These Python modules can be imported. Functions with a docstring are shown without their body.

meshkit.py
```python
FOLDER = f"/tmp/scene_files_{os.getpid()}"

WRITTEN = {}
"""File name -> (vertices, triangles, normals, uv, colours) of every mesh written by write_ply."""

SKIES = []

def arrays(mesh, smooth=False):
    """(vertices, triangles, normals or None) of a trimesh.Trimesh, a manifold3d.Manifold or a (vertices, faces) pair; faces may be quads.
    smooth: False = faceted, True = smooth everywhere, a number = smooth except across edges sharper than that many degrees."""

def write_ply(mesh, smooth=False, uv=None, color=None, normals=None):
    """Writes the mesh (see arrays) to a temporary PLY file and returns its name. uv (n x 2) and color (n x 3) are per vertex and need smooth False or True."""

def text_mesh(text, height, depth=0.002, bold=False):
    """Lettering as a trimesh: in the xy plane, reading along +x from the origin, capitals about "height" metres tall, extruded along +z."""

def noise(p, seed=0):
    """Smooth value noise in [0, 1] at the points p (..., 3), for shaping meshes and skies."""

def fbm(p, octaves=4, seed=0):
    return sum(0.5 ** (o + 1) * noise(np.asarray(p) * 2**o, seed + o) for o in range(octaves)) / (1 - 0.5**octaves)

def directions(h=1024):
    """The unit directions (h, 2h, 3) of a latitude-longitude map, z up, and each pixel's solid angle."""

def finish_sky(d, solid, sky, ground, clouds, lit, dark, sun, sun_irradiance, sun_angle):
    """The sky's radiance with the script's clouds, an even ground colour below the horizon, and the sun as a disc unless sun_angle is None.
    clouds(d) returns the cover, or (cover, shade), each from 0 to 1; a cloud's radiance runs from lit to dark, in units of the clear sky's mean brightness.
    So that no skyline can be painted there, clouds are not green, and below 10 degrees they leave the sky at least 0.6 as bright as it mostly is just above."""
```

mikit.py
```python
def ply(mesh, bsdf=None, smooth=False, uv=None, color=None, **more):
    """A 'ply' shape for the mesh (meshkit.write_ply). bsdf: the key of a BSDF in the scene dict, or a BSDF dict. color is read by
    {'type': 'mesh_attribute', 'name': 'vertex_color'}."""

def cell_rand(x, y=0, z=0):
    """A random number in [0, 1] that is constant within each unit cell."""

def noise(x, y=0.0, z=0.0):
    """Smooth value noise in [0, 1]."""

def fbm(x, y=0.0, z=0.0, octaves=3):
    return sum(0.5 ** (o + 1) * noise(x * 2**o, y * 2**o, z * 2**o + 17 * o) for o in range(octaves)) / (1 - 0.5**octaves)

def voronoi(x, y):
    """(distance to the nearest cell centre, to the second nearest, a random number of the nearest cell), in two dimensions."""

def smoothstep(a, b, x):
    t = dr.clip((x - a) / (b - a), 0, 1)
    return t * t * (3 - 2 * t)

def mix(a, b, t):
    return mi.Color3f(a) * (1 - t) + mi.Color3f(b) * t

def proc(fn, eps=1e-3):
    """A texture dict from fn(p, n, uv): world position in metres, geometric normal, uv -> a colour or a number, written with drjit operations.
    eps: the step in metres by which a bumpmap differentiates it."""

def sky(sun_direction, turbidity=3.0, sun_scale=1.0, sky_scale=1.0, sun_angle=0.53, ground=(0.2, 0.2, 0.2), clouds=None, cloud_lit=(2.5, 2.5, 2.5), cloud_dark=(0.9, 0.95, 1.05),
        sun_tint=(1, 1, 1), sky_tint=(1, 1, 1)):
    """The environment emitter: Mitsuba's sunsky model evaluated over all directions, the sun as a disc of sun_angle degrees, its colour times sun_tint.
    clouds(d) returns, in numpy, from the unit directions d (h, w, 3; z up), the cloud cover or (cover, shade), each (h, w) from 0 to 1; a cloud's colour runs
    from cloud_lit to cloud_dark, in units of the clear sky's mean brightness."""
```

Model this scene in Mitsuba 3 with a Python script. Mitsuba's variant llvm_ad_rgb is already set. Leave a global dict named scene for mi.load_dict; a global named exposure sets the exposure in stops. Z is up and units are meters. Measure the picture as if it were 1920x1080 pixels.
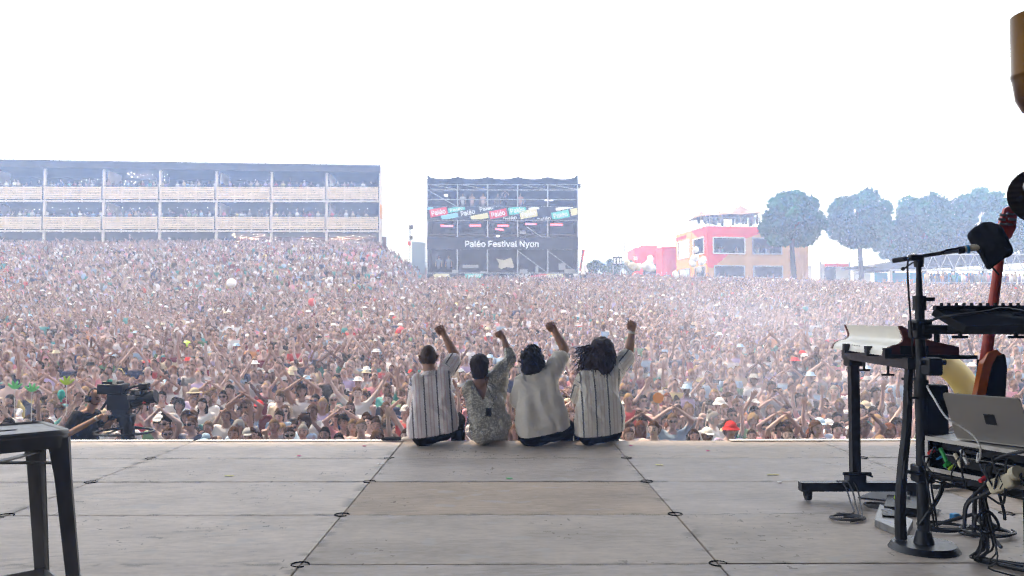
import math, random, numpy as np, trimesh, mitsuba as mi, drjit as dr, mikit, meshkit
import manifold3d as m3
from manifold3d import Manifold, OpType
from shapely.geometry import Polygon, box as sbox
from mikit import noise, fbm, voronoi, smoothstep, mix, cell_rand
T = mi.ScalarTransform4f
rng = np.random.default_rng(7)
random.seed(7)
scene, labels, used = {}, {}, {}

# ------------------------------------------------------------------ camera, sky, exposure
F_PX, CAM_H = 1542.0, 1.17
PITCH, YAW = math.atan(58 / F_PX), math.atan(12 / F_PX)
FWD = np.array([math.sin(YAW) * math.cos(PITCH), math.cos(YAW) * math.cos(PITCH), math.sin(PITCH)])
RIGHT = np.array([math.cos(YAW), -math.sin(YAW), 0.0])
UP = np.cross(RIGHT, FWD)
CAM = np.array([0.0, 0.0, CAM_H])
scene['camera'] = {'type': 'perspective', 'fov': math.degrees(2 * math.atan(960 / F_PX)), 'fov_axis': 'x', 'near_clip': 0.05, 'far_clip': 3000.0,
                   'to_world': T().look_at(origin=CAM.tolist(), target=(CAM + FWD).tolist(), up=[0, 0, 1]), 'medium': {'type': 'ref', 'id': 'haze_air'}}
SUN = np.array([-0.42, 0.30, 0.86])
scene['sky'] = mikit.sky(SUN.tolist(), turbidity=4.0, sun_scale=1.0, sun_angle=3.0, clouds=lambda d: 0.8 + 0.2 * meshkit.fbm(d * 3.0, 3), cloud_lit=(2.75, 2.98, 3.45), cloud_dark=(2.2, 2.42, 2.85), sun_tint=(0.97, 0.97, 1.0))
exposure = 2.75
# festival smoke and summer haze between the stage and the far trees
scene['haze_air'] = {'type': 'homogeneous', 'albedo': {'type': 'rgb', 'value': [0.82, 0.90, 0.985]}, 'sigma_t': {'type': 'rgb', 'value': [0.0034, 0.0048, 0.0083]}}
scene['haze'] = {'type': 'cube', 'to_world': T().translate([0, 180, 13]).scale([420, 300, 23]), 'bsdf': {'type': 'null'}, 'interior': {'type': 'ref', 'id': 'haze_air'}}
labels['haze'] = {'kind': 'stuff', 'label': 'pale smoke and summer haze hanging over the crowd and the far trees', 'category': 'haze'}

# a denser drift of stage smoke over the crowd, thickest on the right
SM0, SM1 = np.array([-34.0, 9.2, -2.6]), np.array([34.0, 48.0, 6.0])
sg = np.stack(np.meshgrid(np.linspace(SM0[2], SM1[2], 22), np.linspace(SM0[1], SM1[1], 48), np.linspace(SM0[0], SM1[0], 80), indexing='ij'), -1)
Z_, Y_, X_ = sg[..., 0], sg[..., 1], sg[..., 2]
fade = np.clip(np.minimum.reduce([X_ - SM0[0], SM1[0] - X_, (Y_ - SM0[1]) * 1.0, SM1[1] - Y_, (SM1[2] - Z_) * 1.3]) / 3.5, 0, 1)
puff = meshkit.fbm(np.stack([X_ * .26, Y_ * .2, Z_ * .35], -1), 4, 3)
low = np.exp(-(np.maximum(Z_ - (-2.2 + 0.0955 * np.maximum(Y_ - 14, 0)) - 1.2, 0) / 1.5) ** 2)                     # it hugs the slope
plume = np.exp(-((X_ - .40 * Y_ + .5) / (2.0 + .14 * Y_)) ** 2)
sigma = 0.0048 + low * (fade ** 1.5) * (0.060 * plume * np.clip((puff - .36) * 2.6, 0, 1) + 0.011 * np.clip((puff - .30) * 2.5, 0, 1))
scene['smoke_air'] = {'type': 'heterogeneous', 'albedo': {'type': 'rgb', 'value': [0.72, 0.79, 0.995]}, 'sigma_t': {'type': 'gridvolume', 'grid': mi.VolumeGrid(sigma[..., None].astype(np.float32)), 'to_world': T().translate(SM0.tolist()).scale((SM1 - SM0).tolist())}}
scene['smoke'] = {'type': 'cube', 'to_world': T().translate(((SM0 + SM1) / 2).tolist()).scale(((SM1 - SM0) / 2).tolist()), 'bsdf': {'type': 'null'}, 'interior': {'type': 'ref', 'id': 'smoke_air'}, 'exterior': {'type': 'ref', 'id': 'haze_air'}}
labels['smoke'] = {'kind': 'stuff', 'label': 'bluish stage smoke drifting over the crowd, thickest on the right', 'category': 'smoke'}

# ------------------------------------------------------------------ helpers
def P(px, py, Y):
    """The point at depth Y that was measured at this pixel of the 1920 x 1080 photograph."""
    r = FWD + RIGHT * (px - 960) / F_PX + UP * (540 - py) / F_PX
    return CAM + r * (Y / r[1])
def A(*v): return np.array(v, float)
def unit(v): v = np.asarray(v, float); return v / (np.linalg.norm(v) + 1e-12)
def newkey(name, parent=None):
    k = f'{parent}__{name}' if parent else name
    n = used.get(k, 0); used[k] = n + 1
    return k if n == 0 else f'{k}_{n:03d}'
def tag(key, label=None, cat=None, group=None, kind=None):
    d = labels.setdefault(key, {})
    for a, b in (('label', label), ('category', cat), ('group', group), ('kind', kind)):
        if b: d[a] = b
    return key
def thing(name, label, cat, group=None):
    return tag(newkey(name), label, cat, group)
def put(name, mesh, mat, parent=None, smooth=30, uv=None, color=None, label=None, kind=None):
    if isinstance(mesh, MB): mesh = mesh.mesh()
    k = newkey(name, parent)
    scene[k] = mikit.ply(mesh, mat, smooth=smooth, uv=uv, color=color)
    if label or kind: tag(k, label, None, None, kind)
    return k
def solo(name, mesh, mat, label, cat, group=None, kind=None, smooth=30):
    k = put(name, mesh, mat, None, smooth)
    return tag(k, label, cat, group, kind)

class MB:
    """Collects pieces of one part as a mesh."""
    def __init__(s): s.p = []
    def add(s, m): s.p.append(m); return s
    def box(s, c, size, R=None):
        m = trimesh.creation.box(size)
        if R is not None: m.apply_transform(np.block([[np.asarray(R, float), np.zeros((3, 1))], [np.zeros((1, 3)), np.ones((1, 1))]]))
        m.apply_translation(c); return s.add(m)
    def aabb(s, x0, x1, y0, y1, z0, z1): return s.box([(x0 + x1) / 2, (y0 + y1) / 2, (z0 + z1) / 2], [abs(x1 - x0), abs(y1 - y0), abs(z1 - z0)])
    def rbox(s, c, size, r=0.006, R=None):
        h = np.array(size) / 2 - r
        sp = [Manifold.sphere(r, 8).translate((h * A(a, b, d)).tolist()) for a in (-1, 1) for b in (-1, 1) for d in (-1, 1)]
        m = totri(Manifold.batch_hull(sp))
        if R is not None: m.apply_transform(np.block([[np.asarray(R, float), np.zeros((3, 1))], [np.zeros((1, 3)), np.ones((1, 1))]]))
        m.apply_translation(c); return s.add(m)
    def cyl(s, a, b, r, r2=None, n=12):
        a, b = np.asarray(a, float), np.asarray(b, float); L = np.linalg.norm(b - a)
        m = Manifold.cylinder(L, r, r if r2 is None else r2, n)
        m = totri(m); m.apply_transform(trimesh.geometry.align_vectors([0, 0, 1], (b - a) / L)); m.apply_translation(a); return s.add(m)
    def bar(s, a, b, w, h, up=(0, 0, 1)):
        a, b = np.asarray(a, float), np.asarray(b, float); L = np.linalg.norm(b - a); z = (b - a) / L
        x = unit(np.cross(up, z)) if abs(np.dot(up, z)) < 0.98 else unit(np.cross((0, 1, 0), z)); y = np.cross(z, x)
        return s.box((a + b) / 2, [w, h, L], np.stack([x, y, z], 1))
    def tube(s, pts, r, n=7):
        v, f = tube(pts, r, n); return s.add(trimesh.Trimesh(v, f, process=False))
    def ball(s, c, r, sub=2):
        m = trimesh.creation.icosphere(sub, 1.0); m.apply_scale(r); m.apply_translation(c); return s.add(m)
    def lathe(s, prof, c=(0, 0, 0), axis=(0, 0, 1), n=24):
        m = trimesh.creation.revolve(np.array(prof, float), sections=n); m.apply_transform(trimesh.geometry.align_vectors([0, 0, 1], unit(axis))); m.apply_translation(c); return s.add(m)
    def quadplate(s, q, t):
        """a flat four-cornered plate of thickness t behind the corners q"""
        q = np.asarray(q, float); n = unit(np.cross(q[1] - q[0], q[3] - q[0])) * t
        return s.add(trimesh.convex.convex_hull(np.vstack([q, q - n])))
    def poly(s, pts2, o, u, v, depth):
        """polygon in the (u, v) frame at o, extruded by depth along u x v"""
        m = trimesh.creation.extrude_polygon(Polygon(pts2).buffer(0), depth, engine='earcut')
        M = np.eye(4); M[:3, 0], M[:3, 1], M[:3, 2], M[:3, 3] = u, v, np.cross(u, v), o
        m.apply_transform(M); return s.add(m)
    def mesh(s): return trimesh.util.concatenate(s.p) if len(s.p) > 1 else s.p[0]
def totri(m):
    me = m.to_mesh(); return trimesh.Trimesh(np.array(me.vert_properties[:, :3]), np.array(me.tri_verts), process=False)
def toman(t): return Manifold(m3.Mesh(np.asarray(t.vertices, np.float32), np.asarray(t.faces, np.uint32)))
def tube(pts, r, n=7):
    p = np.asarray(pts, float); r = np.broadcast_to(r, len(p)); t = np.gradient(p, axis=0); t /= np.linalg.norm(t, axis=1, keepdims=True) + 1e-12
    a = unit(np.cross(t[0], [0.3, 0.2, 0.93])); rings = []
    for i in range(len(p)):
        a = unit(a - t[i] * np.dot(a, t[i])); b = np.cross(t[i], a)
        w = np.arange(n) * 2 * np.pi / n
        rings.append(p[i] + r[i] * (np.cos(w)[:, None] * a + np.sin(w)[:, None] * b))
    v = np.vstack(rings + [p[:1], p[-1:]]); f = []
    for i in range(len(p) - 1):
        for k in range(n):
            q = (i * n + k, i * n + (k + 1) % n, (i + 1) * n + (k + 1) % n, (i + 1) * n + k); f += [[q[0], q[1], q[2]], [q[0], q[2], q[3]]]
    L = len(p) * n
    for k in range(n):
        f.append([L, (k + 1) % n, k]); f.append([L + 1, L - n + k, L - n + (k + 1) % n])
    return v, np.array(f)
def spline(pts, n=24):
    p = np.asarray(pts, float); q = np.vstack([2 * p[0] - p[1], p, 2 * p[-1] - p[-2]]); out = []
    m = max(2, n // (len(p) - 1))
    for i in range(len(p) - 1):
        a, b, c, d = q[i:i + 4]
        for t in np.arange(m) / m: out.append(0.5 * (2 * b + (c - a) * t + (2 * a - 5 * b + 4 * c - d) * t * t + (3 * b - a - 3 * c + d) * t ** 3))
    return np.array(out + [p[-1]])
def rotz(a): c, s = math.cos(a), math.sin(a); return A([c, -s, 0], [s, c, 0], [0, 0, 1])

# ------------------------------------------------------------------ materials
def mat(key, col, rough=0.6, metal=0.0, bump=None, amt=0.0, spec=0.4):
    b = {'type': 'principled', 'base_color': {'type': 'rgb', 'value': list(col)} if isinstance(col, (tuple, list)) else mikit.proc(col), 'roughness': rough, 'metallic': metal, 'specular': spec}
    if bump: b = {'type': 'bumpmap', 'arbitrary': mikit.proc(bump, 2e-3), 'scale': amt, 'nested': b}
    scene[key] = {'type': 'twosided', 'bsdf': b}
    return key
def diffuse(key, col):
    scene[key] = {'type': 'twosided', 'bsdf': {'type': 'diffuse', 'reflectance': {'type': 'rgb', 'value': list(col)} if isinstance(col, (tuple, list)) else mikit.proc(col)}}
    return key
def emit(key_mesh, rad):
    scene[key_mesh]['emitter'] = {'type': 'area', 'radiance': {'type': 'rgb', 'value': list(rad)}}
diffuse('vertex_paint', (0, 0, 0)); scene['vertex_paint']['bsdf']['reflectance'] = {'type': 'mesh_attribute', 'name': 'vertex_color'}
scene['figure_skin'] = {'type': 'twosided', 'bsdf': {'type': 'principled', 'base_color': {'type': 'mesh_attribute', 'name': 'vertex_color'}, 'roughness': 0.55, 'specular': 0.35}}
def floor_fn(base, seed):
    def fn(p, n, uv):
        a = fbm(p.x * 2.3 + seed, p.y * 3.1, 0.0, 4); b = fbm(p.x * 14 + seed, p.y * 40, 3.0, 3); c = noise(p.x * 55, p.y * 55, 1.0)
        s = smoothstep(0.70, 0.80, fbm(p.x * 5.0 + seed, p.y * 9.0, 9.0, 3)) * 0.35
        col = mi.Color3f(*base) * (0.66 + 0.44 * a + 0.26 * b + 0.06 * c)
        spots = smoothstep(0.86, 0.92, noise(p.x * 38 + seed, p.y * 31, 5.0)) * smoothstep(0.62, 0.8, noise(p.x * 3, p.y * 3, 2.0 + seed))
        fx, fy = (p.x - 1.02) / 2, p.y - 7.98
        seam = dr.minimum(dr.abs(fx - dr.round(fx)) * 2, dr.abs(fy - dr.round(fy)) * 1.6)       # grime rubbed into the board edges
        grime = (1 - smoothstep(0.0, 0.09, seam)) * smoothstep(0.48, 0.72, fbm(p.x * 9 + seed, p.y * 13, 4.0, 3))
        scuff = smoothstep(0.66, 0.74, fbm(p.x * 1.7 + 3 * p.y + seed, p.y * 22 - 5 * p.x, 7.0, 3)) * smoothstep(0.5, 0.7, noise(p.x * 1.3 + seed, p.y * 1.6, 8.0))
        col = mix(mix(col, mi.Color3f(0.13, 0.115, 0.10), grime * 0.6), mi.Color3f(0.16, 0.145, 0.13), scuff * 0.22)
        return mix(mix(col, mi.Color3f(0.42, 0.40, 0.38), s), mi.Color3f(0.07, 0.06, 0.055), spots * 0.5)
    return fn
FLOORS = [mat('floor_board_grey', floor_fn((0.40, 0.335, 0.28), 0.0), 0.55, bump=lambda p, n, uv: noise(p.x * 120, p.y * 120, 0.0), amt=0.0012),
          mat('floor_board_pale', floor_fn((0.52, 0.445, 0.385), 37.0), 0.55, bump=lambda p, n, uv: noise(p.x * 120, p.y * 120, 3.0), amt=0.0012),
          mat('floor_board_tan', floor_fn((0.39, 0.30, 0.225), 11.0), 0.6, bump=lambda p, n, uv: noise(p.x * 120, p.y * 120, 1.0), amt=0.0012),
          mat('floor_board_cool', floor_fn((0.36, 0.305, 0.265), 23.0), 0.5, bump=lambda p, n, uv: noise(p.x * 120, p.y * 120, 2.0), amt=0.0012)]
mat('black_metal', lambda p, n, uv: mi.Color3f(0.012, 0.014, 0.018) * (0.8 + 0.5 * noise(p.x * 30, p.y * 30, p.z * 30)), 0.38, 0.0, spec=0.4)
mat('black_plastic', (0.010, 0.011, 0.014), 0.45, spec=0.35)
mat('black_cloth', lambda p, n, uv: mi.Color3f(0.016, 0.017, 0.020) * (0.7 + 0.6 * fbm(p.x * 40, p.y * 40, p.z * 40)), 0.9, spec=0.1)
mat('dark_gap', (0.012, 0.012, 0.012), 0.9, spec=0.1)
def gun(p, n, uv):
    s = smoothstep(0.66, 0.78, fbm(p.x * 11, p.y * 11, p.z * 7, 4))
    return mix(mi.Color3f(0.24, 0.24, 0.245) * (0.8 + 0.4 * noise(p.x * 60, p.y * 60, p.z * 12)), mi.Color3f(0.40, 0.36, 0.32), s * 0.6)
mat('gunmetal', gun, 0.36, 0.35)
mat('aluminium', lambda p, n, uv: mi.Color3f(0.50, 0.49, 0.48) * (0.85 + 0.25 * noise(p.x * 40, p.y * 40, p.z * 200)), 0.4, 0.9)
mat('laptop_grey', lambda p, n, uv: mi.Color3f(0.37, 0.35, 0.325) * (0.95 + 0.1 * fbm(p.x * 9, p.y * 9, p.z * 9)), 0.42, 0.55)
mat('steel', (0.45, 0.45, 0.46), 0.3, 1.0)
mat('brass', lambda p, n, uv: mi.Color3f(0.085, 0.042, 0.011) * (0.7 + 0.5 * fbm(p.x * 20, p.y * 20, p.z * 8)), 0.3, 1.0)
mat('dark_bronze', lambda p, n, uv: mi.Color3f(0.05, 0.034, 0.018) * (0.6 + 0.7 * noise(p.x * 3, p.y * 3, p.z * 90)), 0.35, 0.9)
mat('white_paint', lambda p, n, uv: mi.Color3f(0.78, 0.76, 0.70) * (0.93 + 0.1 * fbm(p.x * 12, p.y * 12, p.z * 12)), 0.4)
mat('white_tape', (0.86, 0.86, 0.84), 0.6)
def redwood(p, n, uv):
    g = noise(p.x * 6 + 2.0 * fbm(p.x * 8, p.y * 8, p.z * 8), p.y * 10, p.z * 90)
    return mix(mi.Color3f(0.075, 0.018, 0.014), mi.Color3f(0.14, 0.035, 0.025), g)
mat('red_wood', redwood, 0.35)
mat('red_lacquer', lambda p, n, uv: mi.Color3f(0.50, 0.055, 0.035) * (0.85 + 0.3 * noise(p.x * 9, p.y * 9, p.z * 40)), 0.28)
mat('orange_lacquer', (0.85, 0.20, 0.03), 0.3)
mat('screen_black', (0.012, 0.013, 0.016), 0.2)
mat('cream_plastic', (0.55, 0.49, 0.36), 0.5)
mat('grey_rubber', (0.10, 0.10, 0.11), 0.7)
mat('white_rubber', (0.62, 0.61, 0.60), 0.5)
for nm, c in dict(red_plastic=(0.6, 0.03, 0.04), green_plastic=(0.03, 0.35, 0.08), blue_plastic=(0.03, 0.22, 0.5), lime_plastic=(0.45, 0.65, 0.05), yellow_tape=(0.70, 0.66, 0.22), pink_light_paint=(0.75, 0.20, 0.35), green_tape=(0.12, 0.55, 0.18), orange_plastic=(0.75, 0.30, 0.06), teal_plastic=(0.03, 0.38, 0.33)).items(): mat(nm, c, 0.45)

# ------------------------------------------------------------------ ground
def ground_z(x, y):
    x, y = np.asarray(x, float), np.asarray(y, float)
    z = -2.2 + 0.0955 * np.clip(y - 14, 0, 62)
    z = z - 0.9 * np.clip((x - 8) / 25, 0, 1) * np.clip((y - 50) / 30, 0, 1)
    sm = lambda t: np.clip(t, 0, 1) ** 2 * (3 - 2 * np.clip(t, 0, 1))
    return z + 3.0 * sm((y - 44) / 29) * sm((-6 - x) / 6)
gx = np.concatenate([np.linspace(-900, -90, 10), np.arange(-80, 81, 2.0), np.linspace(90, 900, 10)]); gy = np.concatenate([np.linspace(-200, -5, 6), np.arange(0, 130, 2.0), np.linspace(135, 900, 14)])
GX, GY = np.meshgrid(gx, gy); GZ = ground_z(GX, GY) + 0.05 * (meshkit.fbm(np.stack([GX, GY, GX * 0], -1) * 0.4) - 0.5)
idx = np.arange(GX.size).reshape(GX.shape)
gf = np.stack([idx[:-1, :-1], idx[:-1, 1:], idx[1:, 1:], idx[1:, :-1]], -1).reshape(-1, 4)
diffuse('trampled_grass', lambda p, n, uv: mix(mi.Color3f(0.10, 0.11, 0.045), mi.Color3f(0.20, 0.16, 0.10), smoothstep(0.35, 0.65, fbm(p.x * 0.5, p.y * 0.5, 0.0, 4))) * (0.7 + 0.6 * noise(p.x * 7, p.y * 7)))
solo('ground', (np.stack([GX, GY, GZ], -1).reshape(-1, 3), gf), 'trampled_grass', 'trampled grass slope under the crowd rising away from the stage', 'ground', kind='structure', smooth=True)
# far wooded hills
diffuse('far_wood', lambda p, n, uv: mi.Color3f(0.05, 0.08, 0.05) * (0.6 + 0.8 * fbm(p.x * 0.07, p.y * 0.07, p.z * 0.15)))
hx = np.linspace(-420, 420, 90); hy = np.linspace(0, 1, 12)
HX, HT = np.meshgrid(hx, hy)
prof = 21 + 9 * np.exp(-((hx - 48) / 60) ** 2) + 6 * np.exp(-((hx + 45) / 45) ** 2) - 8 * np.exp(-((hx - 190) / 70) ** 2) + 4 * meshkit.fbm(np.stack([hx * 0.03, hx * 0, hx * 0], -1))
HZ = 1 + np.sin(HT * np.pi / 2) * prof[None, :] + 1.6 * (meshkit.fbm(np.stack([HX * 0.15, HT * 6, HX * 0], -1)) - 0.5)
hidx = np.arange(HX.size).reshape(HX.shape); hf = np.stack([hidx[:-1, :-1], hidx[:-1, 1:], hidx[1:, 1:], hidx[1:, :-1]], -1).reshape(-1, 4)
solo('hills', (np.stack([HX, 225 + HT * 110, HZ * .77], -1).reshape(-1, 3), hf), 'far_wood', 'low wooded hills fading into the haze behind the festival ground', 'hill', kind='structure', smooth=True)

# ------------------------------------------------------------------ stage
EDGE = 7.98
tag('stage_floor', 'stage floor of large grey and tan boards with a pale front edge', 'stage floor', kind='structure')
put('base', MB().aabb(-9, 9, -6.0, EDGE - 0.03, -0.6, -0.021).mesh(), 'dark_gap', 'stage_floor', smooth=False)
put('front_skirt', MB().aabb(-9, 9, EDGE - 0.03, EDGE - 0.005, -2.3, -0.021).mesh(), 'black_cloth', 'stage_floor', smooth=False)
for j in range(9):
    y1 = EDGE - j; y0 = y1 - 1.0
    for i in range(-4, 4):
        x0 = 1.02 + 2 * i; x1 = x0 + 2
        if y1 < 2.0 or x0 > 0.72 * y1 or x1 < -0.72 * y1: continue
        g = 0.0035; dz = float(rng.uniform(-0.002, 0.002))
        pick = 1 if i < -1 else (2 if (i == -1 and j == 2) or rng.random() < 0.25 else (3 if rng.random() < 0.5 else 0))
        m = Manifold.batch_hull([Manifold.cube([x1 - x0 - 2 * g, y1 - y0 - 2 * g, 0.015]).translate([x0 + g, y0 + g, -0.02]), Manifold.cube([x1 - x0 - 2 * g - 0.006, y1 - y0 - 2 * g - 0.006, 0.018 + dz]).translate([x0 + g + 0.003, y0 + g + 0.003, -0.02])])
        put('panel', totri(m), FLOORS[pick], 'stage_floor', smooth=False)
for j in range(1, 6):
    for i in range(-3, 3):
        x, y = 1.02 + 2 * i, EDGE - j
        if abs(x) > 0.66 * y: continue
        a = np.linspace(0.3 * rng.random(), 2 * np.pi * rng.uniform(0.75, 1.0), 22)
        put('corner_lock', MB().tube(np.stack([x + 0.042 * np.cos(a), y + 0.042 * np.sin(a), 0 * a - 0.001], 1), 0.004, 5).mesh(), 'dark_gap', 'stage_floor')
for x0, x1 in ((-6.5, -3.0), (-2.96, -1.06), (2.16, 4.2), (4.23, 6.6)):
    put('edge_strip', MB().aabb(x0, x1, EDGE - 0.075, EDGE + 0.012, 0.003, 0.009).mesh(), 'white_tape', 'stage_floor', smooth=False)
# roof over the stage, out of view: its front edge is set to shade the boards
ROOF_Z, ROOF_Y = 13.5, 12.66
tag('stage_roof', 'unseen black stage roof with drapes added behind and beside to darken the boards', 'stage roof')
put('deck', MB().aabb(-13, 13, -6.5, ROOF_Y, ROOF_Z, ROOF_Z + 0.35).mesh(), 'black_cloth', 'stage_roof', smooth=False)
put('added_rear_drape', MB().aabb(-13, 13, -6.6, -6.45, -.5, ROOF_Z - .005).mesh(), 'black_cloth', 'stage_roof', smooth=False)  # added out of view to keep light off the backs and the gear
put('added_wing_drape', MB().aabb(9.2, 9.35, -6.4, 7.0, -.5, ROOF_Z - .72).mesh(), 'black_cloth', 'stage_roof', smooth=False)  # added out of view on the right alone, to darken that side
b = MB()
for y in (ROOF_Y - 0.4, 5, -3):
    for z in (ROOF_Z - 0.06, ROOF_Z - 0.7): b.bar((-12.5, y, z), (12.5, y, z), 0.08, 0.08)
    for k in range(25): b.bar((-12.5 + k, y, ROOF_Z - 0.06 - 0.64 * (k % 2)), (-11.5 + k, y, ROOF_Z - 0.7 + 0.64 * (k % 2)), 0.04, 0.04)
put('truss', b.mesh(), 'aluminium', 'stage_roof', smooth=False)
for s in (-1, 1):
    for y in (9.2, -3):
        put('tower', MB().bar((s * 12, y, -2.4), (s * 12, y, ROOF_Z - 0.75), 0.5, 0.5).mesh(), 'black_metal', 'stage_roof', smooth=False)
# marks, litter and spots of pink light on the boards
for (px, py, w, ang, mt, lab) in [(430, 889.5, 0.062, 0.0, 'yellow_tape', 'pale yellow tape mark on the boards right of the stool'), (1236, 870.5, 0.055, -0.25, 'yellow_tape', 'short yellow tape mark below the long-haired musician'),
        (1449, 888.5, 0.085, 0.0, 'yellow_tape', 'longest yellow tape mark left of the keyboard stand'), (955, 895, 0.045, -0.1, 'green_tape', 'green tape mark in the middle of the boards'),
        (715, 867.5, 0.06, 0.5, 'white_tape', 'white tape mark beside the joint below the first musician'), (1709, 882, 0.06, 0.0, 'white_tape', 'white tape mark behind the upright pole')]:
    d = CAM_H * F_PX / (py - 598); c = P(px, py, d)
    solo('tape_mark', MB().box([c[0], c[1], 0.0035], [w, 0.022, 0.003], rotz(ang)).mesh(), mt, lab, 'tape', 'tape marks on the stage boards', smooth=False)
for (px, py, mt, lab) in [(1327, 844.5, 'pink_light_paint', 'pink paper scrap lying right of the long-haired musician'), (1183, 835, 'pink_light_paint', 'pink paper scrap close behind the long-haired musician'), (683, 835, 'pink_light_paint', 'pink paper scrap left of the first musician'),
        (561, 853, 'pink_light_paint', 'pink paper scrap farthest left on the boards'), (788, 825.5, 'lime_plastic', 'lime paper scrap at the back of the first musician'), (1462, 903, 'white_tape', 'white paper scrap by the longest yellow mark'), (1339, 824, 'white_tape', 'white paper scrap at the front edge')]:
    d = CAM_H * F_PX / (py - 598); c = P(px, py, min(d, EDGE - 0.1))
    m = trimesh.creation.icosphere(1, 0.014); m.vertices *= A(1.3, 1.0, 0.35); m.apply_translation([c[0], c[1], 0.006])
    solo('scrap_or_light_spot', m, mt, lab, 'paper scrap', 'paper scraps on the boards')  # the pink ones are spots of light given a coloured body

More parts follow.
